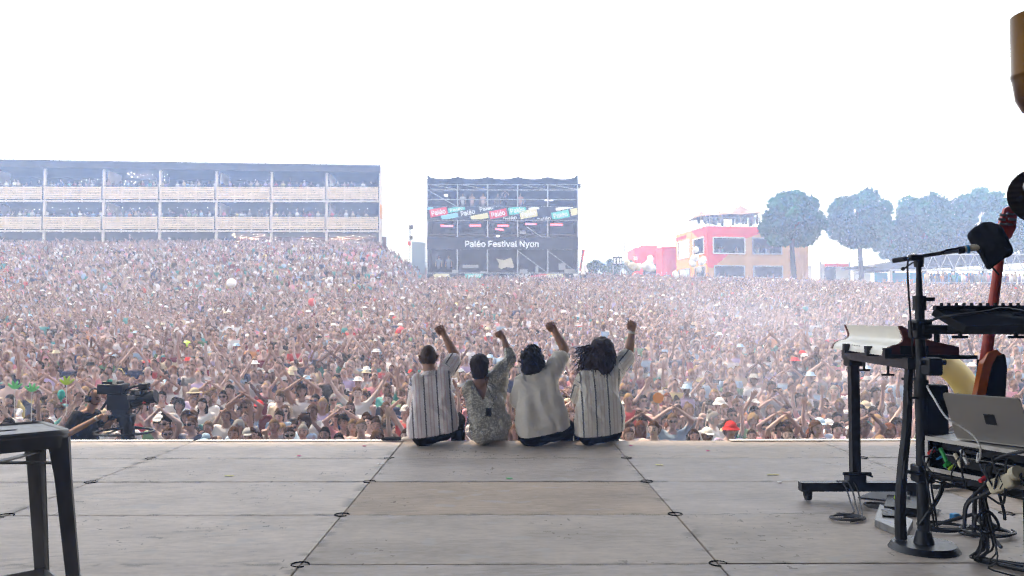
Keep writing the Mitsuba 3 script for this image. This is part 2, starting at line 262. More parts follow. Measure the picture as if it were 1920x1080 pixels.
# ------------------------------------------------------------------ human figures
def ball(p, r, n=12): return Manifold.sphere(r, n).translate([float(v) for v in p])
def bone(a, b, ra, rb, n=12): return Manifold.batch_hull([ball(a, ra, n), ball(b, rb, n)])
def blob(ps, n=12): return Manifold.batch_hull([ball(p, r, n) for p, r in ps])
def union(l): return Manifold.batch_boolean(l, OpType.Add)
def smooth(m, it=10):
    t = totri(m) if isinstance(m, Manifold) else m
    trimesh.smoothing.filter_taubin(t, lamb=0.5, nu=0.53, iterations=it); return t
_H = {}
def head_local(sub=3):
    """a head looking along +y, centre between the ears; x is to its right... symmetric"""
    if sub in _H: return _H[sub].copy()
    t = trimesh.creation.icosphere(sub, 1.0); v = np.array(t.vertices)
    x, y, z = v.T; X, Y, Z = x * 0.074, y * 0.096, z * 0.118
    low = np.clip(-z, 0, 1)
    X = X * (1 - 0.36 * low ** 1.5); Y = np.where(y < 0, Y * (1 - 0.35 * low), Y * (1 - 0.05 * low))
    fr = np.clip(y, 0, 1)
    g = lambda cx, cz, sx, sz: np.exp(-((X - cx) / sx) ** 2 - ((Z - cz) / sz) ** 2) * fr
    Y = Y + 0.022 * g(0, -0.018, 0.011, 0.014) + 0.012 * g(0, 0.0, 0.009, 0.022) - 0.012 * (g(0.032, 0.006, 0.014, 0.011) + g(-0.032, 0.006, 0.014, 0.011)) + 0.006 * g(0, -0.056, 0.018, 0.007) + 0.010 * g(0, -0.096, 0.022, 0.014) - 0.004 * g(0, -0.074, 0.02, 0.006) + 0.006 * g(0, 0.026, 0.045, 0.008)
    t.vertices = np.stack([X, Y, Z], 1); _H[sub] = t; return t.copy()
def head_man(c, R, s=1.0, sub=3, n=8):
    t = head_local(sub); t.vertices = t.vertices * s @ R.T + c
    ears = [blob([(c + R @ (A(sx * 0.074, -0.012, 0.012) * s), 0.012 * s), (c + R @ (A(sx * 0.085, -0.022, 0.022) * s), 0.012 * s), (c + R @ (A(sx * 0.076, -0.014, -0.022) * s), 0.010 * s)], n) for sx in (-1, 1)]
    return union([toman(t)] + ears)
def hand(w0, w, s, pose='open', k=1.0, n=8):
    """wrist w0, pointing along w; s: towards the thumb; the palm faces w x s"""
    w = unit(w); s = unit(np.asarray(s, float) - w * np.dot(s, w)); t = np.cross(w, s)
    Q = lambda a, b, c: w0 + k * (w * a + s * b + t * c)
    out = [blob([(Q(0.0, 0.010, 0), .021 * k), (Q(0.0, -0.012, 0), .021 * k), (Q(.078, .028, 0), .014 * k), (Q(.072, -.030, 0), .013 * k)], n)]
    L = [(.044, .026, .020), (.048, .030, .021), (.045, .028, .020), (.035, .021, .018)]
    for i in range(4):
        b = .030 - .0195 * i; p = [Q(.080 - .004 * abs(i - 1), b, 0)]; sp = (1.5 - i) * 0.07
        bends = {'open': (8, 14, 20), 'fist': (82, 172, 235), 'grip': (45, 95, 130), 'flat': (2, 4, 6)}[pose]
        for l, a in zip(L[i], bends):
            a = math.radians(a); dirn = w * math.cos(a) + t * math.sin(a) + (s * sp if pose in ('open', 'flat') else 0)
            p.append(p[-1] + k * l * dirn)
        for a, b2, r in zip(p[:-1], p[1:], (.0098, .0088, .008)): out.append(bone(a, b2, r * k, r * k * .93, n))
    th = {'open': [(.018, .030, .004), (.050, .058, .012), (.078, .070, .018)], 'flat': [(.018, .030, .004), (.050, .055, .006), (.078, .068, .008)], 'fist': [(.020, .032, .010), (.058, .040, .030), (.074, .010, .046)], 'grip': [(.018, .032, .008), (.050, .048, .030), (.074, .040, .050)]}[pose]
    q = [Q(*v) for v in th]
    out += [bone(q[0], q[1], .0135 * k, .0105 * k, n), bone(q[1], q[2], .0105 * k, .0085 * k, n)]
    return union(out)
SKIN_TONES = [(0.44, 0.295, 0.265), (0.38, 0.245, 0.215), (0.50, 0.365, 0.335), (0.30, 0.185, 0.16), (0.16, 0.095, 0.085), (0.55, 0.42, 0.395)]
def face_tint(v, c, R, s, col, skin):
    """eyes, brows and lips, coloured on the vertices of a head"""
    q = (v - c) @ R / s
    f = q[:, 1] > 0.055
    eye = f & (((np.abs(q[:, 0]) - 0.032) / 0.014) ** 2 + ((q[:, 2] - 0.006) / 0.0075) ** 2 < 1)
    brow = f & (np.abs(np.abs(q[:, 0]) - 0.033) < 0.019) & (np.abs(q[:, 2] - 0.029) < 0.006)
    lip = f & (np.abs(q[:, 0]) < 0.023) & (np.abs(q[:, 2] + 0.057) < 0.009)
    col[eye] = (0.04, 0.03, 0.025); col[brow] = np.array(skin) * 0.25; col[lip] = np.array(skin) * (0.85, 0.5, 0.5)

# ---- the crowd's templates: local frame, feet at z = 0, looking along +y
ARMS = {'down': ((.245, -.01, 1.13), (.25, .08, .90)), 'straight': ((.27, .04, 1.67), (.27, .09, 1.91)), 'vee': ((.36, .02, 1.62), (.47, .08, 1.83)), 'bent': ((.34, .10, 1.40), (.27, .20, 1.64)),
        'claphigh': ((.30, .12, 1.62), (.07, .17, 1.80)), 'clap': ((.27, .12, 1.18), (.06, .32, 1.36)), 'phone': ((.25, .24, 1.27), (.085, .30, 1.50)), 'phonehigh': ((.26, .20, 1.60), (.085, .28, 1.84)), 'out': ((.42, .05, 1.50), (.56, .12, 1.70))}
POSES = [('down', 'down'), ('vee', 'vee'), ('straight', 'down'), ('claphigh', 'claphigh'), ('clap', 'clap'), ('phone', 'phone'), ('phonehigh', 'phonehigh'), ('bent', 'down'), ('straight', 'straight'), ('out', 'bent'), ('down', 'vee')]
POSE_TEXT = ['arms lowered', 'both arms raised', 'one arm straight up', 'clapping overhead', 'clapping', 'phone at face', 'phone held high', 'one arm bent up', 'both arms straight up', 'arms flung out', 'arm raised sideways']
HC = A(0, 0.035, 1.595)
def arm_points(pose, side):
    e, w = ARMS[pose]; m = A(side, 1, 1); return A(side * .185, 0, 1.405), A(*e) * m, A(*w) * m
def near_template(k):
    pL, pR = POSES[k]; n = 10; parts = []; caps = []
    parts.append(blob([((-.15, 0, 1.38), .062), ((.15, 0, 1.38), .062), ((-.12, .02, 1.22), .095), ((.12, .02, 1.22), .095), ((0, .04, 1.26), .10)], n))
    parts.append(blob([((-.11, .02, 1.2), .10), ((.11, .02, 1.2), .10), ((-.10, 0, .95), .105), ((.10, 0, .95), .105)], n))
    parts.append(bone((0, -.01, 1.40), (0, .02, 1.54), .060, .054, n))
    for s in (-1, 1): parts += [bone((s * .10, 0, .92), (s * .11, .02, .49), .092, .058, n), bone((s * .11, .02, .49), (s * .11, -.01, .09), .058, .042, n), bone((s * .11, -.03, .05), (s * .13, .14, .035), .045, .035, n)]
    hands = []
    for s, p in ((-1, pL), (1, pR)):
        S, E, W = arm_points(p, s); parts += [bone((s * .13, 0, 1.40), S, .062, .058, n), bone(S, E, .055, .040, n), bone(E, W, .040, .027, n)]
        caps += [(S, E, W)]
        d = unit(W - E); pose = 'grip' if 'phone' in p else ('fist' if p == 'bent' else 'open')
        face = A(-s, 0.2, 0) if 'clap' in p else A(0, 1, 0)
        th = np.cross(face, d) * 1.0
        hands.append(hand(W, d, th, pose, 0.98, 6))
    t = smooth(union(parts).refine_to_length(0.075), 5)
    m = union([toman(t), head_man(HC, np.eye(3), 1.0, 3)] + hands)
    t = totri(m); v = np.array(t.vertices)
    part = np.zeros(len(v), int)                                         # 0 skin, 1 shirt, 2 trousers, 3 sleeve (shirt or skin)
    torso = (v[:, 2] < 1.455) & (np.abs(v[:, 0]) < .215)
    part[torso & (v[:, 2] > .96)] = 1; part[(v[:, 2] <= .96) & (np.abs(v[:, 0]) < .3)] = 2
    neck = (np.linalg.norm(v - A(0, .01, 1.46), axis=1) < .088) & (v[:, 1] > -.03); part[neck & (part == 1)] = 0
    for S, E, W in caps:
        ax = E - S; L = np.linalg.norm(ax); tt = (v - S) @ ax / L ** 2; dist = np.linalg.norm(v - S - np.clip(tt, 0, 1)[:, None] * ax, axis=1)
        ax2 = W - E; t2 = np.clip((v - E) @ ax2 / (ax2 @ ax2), 0, 1.6); d2 = np.linalg.norm(v - E - t2[:, None] * ax2, axis=1)
        up = (dist < .075) & (tt > -0.1) & (tt < .55) & (d2 > dist); part[up] = 3
        fa = (d2 < .09) & ((d2 <= dist) | (tt >= .55)) & (t2 > 0.02) & ~((part == 1) & (dist > .08) & (d2 > .05)); part[fa] = 0
    tw = np.linalg.norm(v - HC, axis=1) < .135; part[tw & (v[:, 2] > 1.50)] = 0
    return v, np.array(t.faces), part
def shell(style):
    """hair and hats in the head's own frame"""
    h = head_local(2 if style not in ('cap', 'bucket', 'straw') else 2); v = np.array(h.vertices)
    if style in ('short', 'bald_rim', 'bun', 'long', 'curly', 'tail'):
        keep = lambda c: (c[:, 2] > 0.070 - 0.030 * (c[:, 0] / .07) ** 2 + 0.02 * (meshkit.noise(c * 70) - .5)) | ((c[:, 1] < 0.018) & (c[:, 2] > -0.055 if style == 'short' else c[:, 1] < 0.03))
        m = h.copy(); k = 1.13 if style != 'curly' else 1.34; m.vertices = v * A(k * 1.02, k, k * 0.955) + A(0, -0.006, 0.004)
        if style == 'curly': m.vertices = np.array(m.vertices) * (1 + 0.12 * (meshkit.noise(v * 60)[:, None] - 0.5))
        c = np.array(m.vertices)[m.faces].mean(1); m.update_faces(keep(c)); m.remove_unreferenced_vertices(); out = [m]
        if style == 'bun': out.append(trimesh.creation.icosphere(2, 0.045).apply_translation([0, -0.07, 0.115]))
        if style in ('long', 'tail'):
            hl = blob([((-.066, -.03, -.02), .035), ((.066, -.03, -.02), .035), ((0, -.06, 0), .055), ((-.075, -.02, -.19), .026), ((.075, -.02, -.19), .026), ((0, -.065, -.20), .04)], 8) if style == 'long' else blob([((0, -.09, .03), .04), ((0, -.12, -.12), .02)], 8)
            out.append(totri(hl.refine_to_length(0.05)))
        return trimesh.util.concatenate(out)
    dome = trimesh.creation.icosphere(2, 1.0); dv = np.array(dome.vertices); dome.vertices = dv * A(.086, .105, .088) + A(0, -.005, .045); c = np.array(dome.vertices)[dome.faces].mean(1)
    dome.update_faces(c[:, 2] > 0.042); dome.remove_unreferenced_vertices(); out = [dome]
    if style == 'cap':
        out.append(totri(Manifold.batch_hull([Manifold.cylinder(.008, .066, .066, 14).scale([1, 1, 1]).translate([0, .045, .042]), Manifold.cylinder(.006, .055, .055, 14).translate([0, .125, .030])])))
    else:
        w = .155 if style == 'straw' else .128; dz = -.012 if style == 'straw' else -.035
        out.append(trimesh.creation.revolve([(0.070, .050), (.098, .046), (w, .046 + dz), (w, .040 + dz), (.096, .039), (.070, .043)], sections=18))
    return trimesh.util.concatenate(out)
SHELLS = {s: shell(s) for s in ('short', 'bun', 'long', 'curly', 'tail', 'cap', 'bucket', 'straw')}
def glasses_mesh():
    mb = MB()
    for s in (-1, 1):
        mb.box((s * .033, .0925, .006), (.048, .012, .030), rotz(-s * .25)); mb.box((s * .068, .045, .010), (.006, .095, .008), rotz(s * .12))
    return mb.box((0, .098, .012), (.02, .008, .008)).mesh()
GLASSES = glasses_mesh()
SHIRTS = [('white', (.74, .73, .74), 10), ('black', (.025, .025, .03), 6), ('navy', (.03, .045, .11), 4), ('grey', (.27, .27, .28), 4), ('pale blue', (.33, .46, .62), 3.6), ('red', (.50, .06, .07), 1.4), ('pink', (.68, .30, .36), 2), ('beige', (.55, .45, .33), 3), ('teal', (.05, .28, .28), 2),
          ('green', (.12, .25, .13), .8), ('yellow', (.68, .56, .24), .6), ('maroon', (.20, .03, .05), 2), ('orange', (.62, .28, .12), .5), ('lilac', (.46, .38, .60), 2.2), ('brown', (.18, .11, .08), 1.2)]
HAIRC = [('dark brown', (.04, .026, .022)), ('black', (.014, .012, .012)), ('brown', (.085, .05, .036)), ('blond', (.30, .20, .11)), ('light brown', (.145, .10, .068)), ('grey', (.26, .25, .245)), ('auburn', (.13, .05, .03))]
HATC = [('white', (.78, .77, .74)), ('straw', (.52, .45, .33)), ('black', (.03, .03, .03)), ('red', (.6, .05, .05)), ('pale blue', (.40, .55, .68)), ('grey', (.35, .35, .36))]
def wpick(n, w): w = np.array(w, float); return rng.choice(len(w), n, p=w / w.sum())
TEMPL = [near_template(k) for k in range(len(POSES))]

# ---- coarse templates for the crowd farther back
def ringbody(n, far):
    rings = [(.0, .12, .09, .55), (.0, .15, .10, .95), (.0, .14, .10, 1.10), (.02, .185, .115, 1.28), (.0, .20, .085, 1.39), (.0, .07, .065, 1.45), (.01, .055, .055, 1.53)] if not far else [(.0, .14, .1, .7), (.01, .19, .11, 1.27), (.0, .19, .08, 1.40), (.01, .055, .055, 1.52)]
    w = np.arange(n) * 2 * np.pi / n; v = np.vstack([np.stack([a * np.cos(w), y + b * np.sin(w), 0 * w + z], 1) for y, a, b, z in rings]); f = []
    for i in range(len(rings) - 1):
        for k in range(n): q = (i * n + k, i * n + (k + 1) % n, (i + 1) * n + (k + 1) % n, (i + 1) * n + k); f += [[q[0], q[1], q[2]], [q[0], q[2], q[3]]]
    part = np.repeat([2 if z < .93 else (1 if z < 1.44 else 0) for _, _, _, z in rings], n); return v, np.array(f), part
def coarse_template(k, hat, far):
    V, Fc, Pt = [], [], []
    def add(v, f, p):
        Fc.append(np.asarray(f) + sum(len(x) for x in V)); V.append(np.asarray(v, float)); Pt.append(np.broadcast_to(p, len(v)).copy())
    v, f, p = ringbody(5 if far else 8, far); add(v, f, p)
    ic = trimesh.creation.icosphere(1 if not far else 0, 1.0); u = np.array(ic.vertices); hv = u * A(.075, .096, .12) * (1 + .0 * u) ; hv[:, 0] *= 1 - .25 * np.clip(-u[:, 2], 0, 1)
    hp = np.where((u[:, 2] > .52) | (u[:, 1] < -.05), 4, 0)
    if not far: hp = np.where((np.abs(u[:, 2] - .05) < .2) & (u[:, 1] > .75) & (np.abs(u[:, 0]) > .25), 6, hp)
    add(hv + HC, np.array(ic.faces), hp)
    n = 3 if far else 5
    for s, q in zip((-1, 1), POSES[k]):
        if far and q == 'down': continue
        S, E, W = arm_points(q, s); d = unit(W - E)
        m = E if far else S + (E - S) * .5
        if far: v, f = tube([S, E, W + d * .13], [.052, .042, .030], n); add(v, f, 0)
        else:
            v, f = tube([S, m], [.058, .055], n); add(v, f, 3)
            v, f = tube([m, E, W, W + d * .07, W + d * .17], [.045, .04, .028, .042, .018], n); add(v, f, 0)
    if hat:
        nn = 6 if far else 9
        w = np.arange(nn) * 2 * np.pi / nn; r = [(.125, .045), (.088, .055), (.066, .115)]
        v = np.vstack([np.stack([a * np.cos(w), 1.12 * a * np.sin(w), 0 * w + z], 1) for a, z in r] + [A([0, 0, .125])]); f = []
        for i in range(2):
            for k2 in range(nn): q = (i * nn + k2, i * nn + (k2 + 1) % nn, (i + 1) * nn + (k2 + 1) % nn, (i + 1) * nn + k2); f += [[q[0], q[1], q[2]], [q[0], q[2], q[3]]]
        f += [[2 * nn + k2, 2 * nn + (k2 + 1) % nn, 3 * nn] for k2 in range(nn)]
        add(v + HC, f, 5)
    return np.vstack(V), np.vstack(Fc), np.concatenate(Pt)
def crowd_mesh(pos, far, hats=0.06, arms=0.18, yaw0=math.pi):
    """one mesh of many people with their own size, turn, pose and colours (for kind stuff)"""
    n = len(pos); pose = np.where(rng.random(n) < arms, rng.integers(1, len(POSES), n), 0); hat = rng.random(n) < hats
    yaw = yaw0 + rng.normal(0, .3, n); sc = rng.normal(1.0, .05, n) * 1.0; flip = np.where(rng.random(n) < .5, -1, 1)
    pal = np.zeros((n, 7, 3))
    sk = np.array(SKIN_TONES)[wpick(n, [3, 3, 3, 2, .8, 2])] * rng.uniform(.85, 1.15, (n, 1)); sh = np.array([s[1] for s in SHIRTS])[wpick(n, [s[2] for s in SHIRTS])] * rng.uniform(.75, 1.15, (n, 1))
    pal[:, 0] = sk; pal[:, 1] = np.where((rng.random(n) < .06)[:, None], sk, sh); pal[:, 3] = np.where((rng.random(n) < .3)[:, None], sk, pal[:, 1]); pal[:, 2] = rng.choice([.03, .06, .2], n)[:, None] * A(.8, .9, 1.2)
    pal[:, 4] = np.array([h[1] for h in HAIRC])[wpick(n, [6, 4, 4, 1.6, 2.2, .6, .8])]; pal[:, 5] = np.array([h[1] for h in HATC])[wpick(n, [6, 1.6, 2.5, .5, 1, 2])]; pal[:, 6] = sk * .3
    V, Fc, C = [], [], []; at = 0
    for k in range(len(POSES)):
        for h in (False, True):
            w = np.nonzero((pose == k) & (hat == h))[0]
            if not len(w): continue
            v, f, p = coarse_template(k, h, far); c, s = np.cos(yaw[w]), np.sin(yaw[w]); x = v[None, :, 0] * flip[w][:, None]
            vv = np.stack([x * c[:, None] - v[None, :, 1] * s[:, None], x * s[:, None] + v[None, :, 1] * c[:, None], np.broadcast_to(v[None, :, 2], x.shape)], -1) * sc[w][:, None, None] + pos[w][:, None, :]
            ff = np.where(flip[w][:, None, None] < 0, f[None, :, ::-1], f[None]) + (at + np.arange(len(w)) * len(v))[:, None, None]
            V.append(vv.reshape(-1, 3)); Fc.append(ff.reshape(-1, 3)); C.append(pal[w][:, p].reshape(-1, 3)); at += len(w) * len(v)
    return (np.vstack(V), np.vstack(Fc)), np.clip(np.vstack(C), 0, .9)

# ---- where people stand
def scatter(y0, y1, step, xlim=None, jit=.30):
    out = []; y = y0; r = 0
    while y < y1:
        half = .66 * y + 1.0; xs = np.arange(-half, half, step) + (step / 2) * (r % 2); x = xs + rng.normal(0, jit * step, len(xs)); yy = y + rng.normal(0, jit * step * .7, len(xs))
        out.append(np.stack([x, yy], 1)); y += step * .86; r += 1
    return np.vstack(out)
FOH = dict(x0=P(800, 500, 69.5)[0], x1=P(1085, 500, 69.5)[0], y0=69.5, y1=77.5)
def free(p):
    x, y = p[:, 0], p[:, 1]
    ok = ~((x > FOH['x0'] - .8) & (x < FOH['x1'] + .8) & (y > FOH['y0'] - .8))
    ok &= ~((x < -8) & (y > 73)) & ~((x > 34) & (y > 66 + 0 * x)) & ~((x > 16) & (y > 82))
    return ok & (y < 84)
CROWD_Y0 = 12.6
near = scatter(CROWD_Y0, 19.6, .56); near = near[np.abs(near[:, 0]) < .625 * near[:, 1]]
near = near[np.argsort(near[:, 1])]
near = near[~((np.abs(near[:, 0] + 5.2) < 1.1) & (near[:, 1] < 12.9))]
cut = near[:, 1].searchsorted(18.0); N_NEAR = min(292, len(near))
far_xy = scatter(24.0, 84, .54); far_xy = far_xy[free(far_xy)]
mid_xy = np.vstack([near[N_NEAR:], (lambda q: q[np.abs(q[:, 0]) < .68 * q[:, 1]])(scatter(19.6, 24.0, .54)), far_xy[far_xy[:, 1] < 36]]); far_xy = far_xy[far_xy[:, 1] >= 36]
on_ground = lambda xy: np.column_stack([xy, ground_z(xy[:, 0], xy[:, 1]) - .02])
m, c = crowd_mesh(on_ground(mid_xy), False); k = put('crowd', m, 'vertex_paint', smooth=True, color=c)
tag(k, 'dense festival crowd filling the slope behind the nearest rows', 'crowd', kind='stuff')
m, c = crowd_mesh(on_ground(far_xy), True, hats=.05, arms=.14); k = put('far_crowd', m, 'vertex_paint', smooth=True, color=c)
tag(k, 'farthest part of the festival crowd below the terraces and the tower', 'crowd', kind='stuff')

# ---- the nearest people, one by one
def zone(x, y):
    px = 948 + x / y * F_PX
    for lim, txt in [(130, 'above the stool'), (300, 'around the broadcast camera'), (440, 'right of broadcast camera'), (600, 'far left of musicians'), (765, 'left of first musician'), (880, 'behind first musician'), (960, 'behind the sequined woman'), (1075, 'behind the third musician'),
                     (1180, 'behind the long-haired musician'), (1330, 'right of long-haired musician'), (1480, 'well left of keyboard'), (1600, 'left of keyboard stand'), (1720, 'under the keyboard'), (5000, 'behind the laptop')]:
        if px < lim: return txt
seen = set()
hair_names = {'short': 'short {} hair', 'bun': '{} hair in a bun', 'long': 'long {} hair', 'curly': 'curly {} hair', 'tail': '{} hair in a ponytail', 'cap': '{} cap', 'bucket': '{} bucket hat', 'straw': 'wide {} brimmed hat'}
for i in range(N_NEAR):
    x, y = near[i]; z = float(ground_z(x, y))
    for attempt in range(60):
        kpose = int(wpick(1, [10, .8, 1.3, .6, 2.6, 1.6, .6, 1.6, .5, .35, .7])[0]); style = ['short', 'bun', 'long', 'curly', 'tail', 'cap', 'bucket', 'straw'][int(wpick(1, [9, 1.2, 3.4, 1.6, 1.4, 1.4, .5, .25])[0])]
        sname, scol, _ = SHIRTS[int(wpick(1, [s[2] for s in SHIRTS])[0])]; top = ['t-shirt', 'tank top', 'shirt'][int(wpick(1, [5, 2, 2])[0])]
        hatty = style in ('cap', 'bucket', 'straw'); hname, hcol = HATC[int(wpick(1, [5, 1.5, 2.5, .5, 1.2, 2])[0])] if hatty else HAIRC[int(wpick(1, [6, 4, 4, 1.6, 2.2, .6, .8])[0])]
        if style == 'straw': hname, hcol = HATC[1 if rng.random() < .6 else 0]
        shades = rng.random() < .24
        wear = hair_names[style].format(hname)
        lab = f"person in {sname} {top}, {wear}{', sunglasses' if shades else ''}, {POSE_TEXT[kpose]}, {zone(x, y)}"
        if len(lab.split()) <= 16 and lab not in seen: break
    seen.add(lab)
    v, f, part = TEMPL[kpose]; flip = -1 if rng.random() < .5 else 1; s = float(np.clip(rng.normal(1.0, .045), .9, 1.09)); R = rotz(math.pi + rng.normal(0, .28))
    skin = np.array(SKIN_TONES[int(wpick(1, [3, 3, 3, 2, .8, 2])[0])]) * rng.uniform(.88, 1.1); shirt = np.array(scol) * rng.uniform(.8, 1.1); trous = A(.05, .06, .09) if rng.random() < .6 else A(.2, .18, .15)
    pal = np.array([skin, shirt, trous, skin if top == 'tank top' else shirt]); col = pal[part]
    face_tint(v, HC, np.eye(3), 1.0, col, skin)
    if top == 'tank top':
        bare = (part == 1) & (v[:, 2] > 1.36) & (np.abs(v[:, 0]) > .10); col[bare] = skin
    W = lambda q: (np.asarray(q) * A(flip, 1, 1) * s) @ R.T + A(x, y, z)
    ff = f[:, ::-1] if flip < 0 else f
    t = newkey('person'); tag(t, lab, 'person', 'people in the nearest rows of the crowd')
    put('body', (W(v), ff), 'figure_skin', t, smooth=True, color=np.clip(col, 0, .9))
    sm = SHELLS[style]; sv = W(np.array(sm.vertices) * 1.0 + HC); sf = np.array(sm.faces)[:, ::-1] if flip < 0 else np.array(sm.faces)
    put('hat' if hatty else 'hair', (sv, sf), 'vertex_paint', t, smooth=True, color=np.tile(np.array(hcol) * rng.uniform(.85, 1.1), (len(sv), 1)))
    if hatty:
        hm = SHELLS['long' if rng.random() < .35 else 'short']; hv = W((np.array(hm.vertices) * A(.97, .97, .97)) + HC - A(0, 0, .006)); put('hair', (hv, np.array(hm.faces)[:, ::-1] if flip < 0 else np.array(hm.faces)), 'vertex_paint', t, smooth=True, color=np.tile(np.array(HAIRC[int(rng.integers(len(HAIRC)))][1]), (len(hv), 1)))
    if shades: put('sunglasses', (W(np.array(GLASSES.vertices) + HC), np.array(GLASSES.faces)[:, ::-1] if flip < 0 else np.array(GLASSES.faces)), 'screen_black', t, smooth=False)
    if 'phone' in POSES[kpose][0]:
        pc = A(0, .33, 1.575) if POSES[kpose][0] == 'phone' else A(0, .32, 1.91)
        pl = f"phone {'at face' if POSES[kpose][0] == 'phone' else 'held high'} of {lab.split(', ')[0]}, {wear}, {zone(x, y)}"
        if len(pl.split()) > 16: pl = pl.replace('dark brown', 'brown').replace('light brown', 'brown')
        if len(pl.split()) > 16: pl = pl.replace('short ', '').replace('hair in a ponytail', 'ponytail').replace('hair in a bun', 'bun')
        ph = MB().rbox(pc, (.155, .010, .076), .004).mesh(); solo('phone', (W(ph.vertices), np.array(ph.faces)[:, ::-1] if flip < 0 else np.array(ph.faces)), 'screen_black', pl, 'phone', 'phones held up by the nearest people', smooth=False)

# ------------------------------------------------------------------ the four seated musicians
def stripes(base, thin, dark, period, width):
    def fn(p, n, uv):
        u = uv.x / period; f = u - dr.floor(u); d = dr.abs(f - 0.5) * period
        g = dr.abs(f - dr.floor(f) - 0.12) * period; h = dr.abs(f - 0.86) * period
        w = 0.9 + 0.2 * fbm(uv.x * 60, uv.y * 60, 0.0)
        col = mix(mi.Color3f(*base) * w, mi.Color3f(*thin), 0.55 * (1 - smoothstep(0.004, 0.007, g)) + 0.55 * (1 - smoothstep(0.004, 0.007, h)))
        return mix(col, mi.Color3f(*dark), 0.92 * (1 - smoothstep(width * .5, width * .5 + 0.003, d)))
    return fn
mat('striped_shirt', stripes((.80, .75, .75), (.62, .38, .42), (.13, .115, .14), 0.115, .010), 0.85, spec=.15)
mat('striped_shirt_wide', stripes((.82, .79, .73), (.64, .48, .45), (.11, .11, .13), 0.118, .010), 0.85, spec=.15)
mat('pale_tee', lambda p, n, uv: mi.Color3f(.80, .75, .68) * (.92 + .14 * fbm(p.x * 50, p.y * 50, p.z * 50)), 0.9, spec=.1)
def seq(p, n, uv):
    a, b, r = voronoi(p.x * 105 + p.y * 60, p.z * 105 + p.y * 40); t = noise(p.x * 14, p.y * 14, p.z * 14)
    return mix(mi.Color3f(.36, .335, .285), mi.Color3f(.86, .83, .75), smoothstep(.35, .95, r) * (.5 + .6 * t))
def seqr(p, n, uv):
    a, b, r = voronoi(p.x * 105 + p.y * 60, p.z * 105 + p.y * 40); return .16 + .5 * r
scene['sequins'] = {'type': 'twosided', 'bsdf': {'type': 'bumpmap', 'arbitrary': mikit.proc(lambda p, n, uv: voronoi(p.x * 105 + p.y * 60, p.z * 105 + p.y * 40)[2], 2e-3), 'scale': .004, 'nested': {'type': 'principled', 'base_color': mikit.proc(seq), 'roughness': mikit.proc(seqr), 'metallic': .3, 'specular': .6}}}
mat('black_trousers', lambda p, n, uv: mi.Color3f(.013, .011, .010) * (.7 + .6 * fbm(p.x * 30, p.y * 30, p.z * 30)), .9, spec=.05)
def hairmat(key, c): mat(key, lambda p, n, uv: mi.Color3f(*c) * (.5 + 1.0 * noise(p.x * 160 + 3 * noise(p.x * 20, p.y * 20, p.z * 20), p.y * 160, p.z * 22)), .6, spec=.15)
hairmat('hair_brown', (.075, .045, .032)); hairmat('hair_dark', (.035, .022, .02)); hairmat('hair_black', (.022, .018, .02)); hairmat('hair_brown_black', (.04, .025, .024))
def folds(t, amp, seed, freq=7.0, keep=None):
    v = np.array(t.vertices); n = np.array(t.vertex_normals); q = v * A(freq, freq, freq * .45) + seed
    q = q + 0.9 * (meshkit.fbm(v * 5 + seed, 2)[:, None] - .5)
    d = np.abs(meshkit.fbm(q @ A([1, 0, .35], [0, 1, 0], [.5, 0, 1]), 2, seed) - .5) * 2; d = amp * 1.5 * (.9 - 2.6 * np.minimum(d, .45)) + amp * .35 * (meshkit.noise(v * A(28, 28, 12) + seed) - .5)
    t.vertices = v + n * d[:, None]; return t
def chain_body(J, k=1.0, skin=(.42, .25, .18), face=True):
    """skin of the whole figure as one surface"""
    ax = unit(J['shR'] - J['shL']); up = unit(J['neck'] - J['pel']); n = 14
    c = lambda p, a, b, d=0: p + ax * a + up * b + np.cross(up, ax) * d
    pa = [blob([(J['shL'], .042 * k), (J['shR'], .042 * k), (c(J['chest'], -.07, 0), .075 * k), (c(J['chest'], .07, 0), .075 * k)], n), blob([(c(J['chest'], -.07, -.02), .075 * k), (c(J['chest'], .07, -.02), .075 * k), (c(J['pel'], -.06, .02), .08 * k), (c(J['pel'], .06, .02), .08 * k)], n),
          bone(J['neck'] - up * .03, J['head'] - up * .05 * k, .060 * k, .056 * k, n), bone(J['shL'], J['neck'], .05 * k, .055 * k, n), bone(J['shR'], J['neck'], .05 * k, .055 * k, n)]
    for s in 'LR':
        pa += [bone(J['sh' + s], J['el' + s], .046 * k, .042 * k, n), bone(J['el' + s], J['el' + s] + .35 * (J['wr' + s] - J['el' + s]), .042 * k, .043 * k, n), bone(J['el' + s] + .35 * (J['wr' + s] - J['el' + s]), J['wr' + s], .043 * k, .027 * k, n),
               bone(J['hip' + s], J['kn' + s], .078 * k, .055 * k, n), bone(J['kn' + s], J['an' + s], .052 * k, .036 * k, n), bone(J['an' + s], J['to' + s], .036 * k, .03 * k, n), blob([(J['hip' + s], .08 * k), (J['pel'], .09 * k)], n)]
    t = smooth(union(pa).refine_to_length(.028), 8)
    hm = head_man(J['head'], J['R'], k, 4, 12)
    hands = [hand(J['wr' + s], J['hw' + s], J['hs' + s], J['hp' + s], k, 10) for s in 'LR']
    m = totri(union([toman(t), hm] + hands)); v = np.array(m.vertices)
    col = np.tile(np.array(skin), (len(v), 1)) * (0.94 + 0.12 * meshkit.fbm(v * 30)[:, None]); face_tint(v, J['head'], J['R'], k, col, skin)
    return m, col
def garment(parts, refine, cuts, amp, seed, it=8, freq=7.0):
    m = union(parts).refine_to_length(refine); t = smooth(m, it); t = folds(trimesh.Trimesh(t.vertices, t.faces, process=False), amp, seed, freq); m = toman(t)
    for p, nrm in cuts: nrm = unit(nrm); m = m.trim_by_plane([float(x) for x in nrm], float(np.dot(nrm, p)))
    return totri(m)
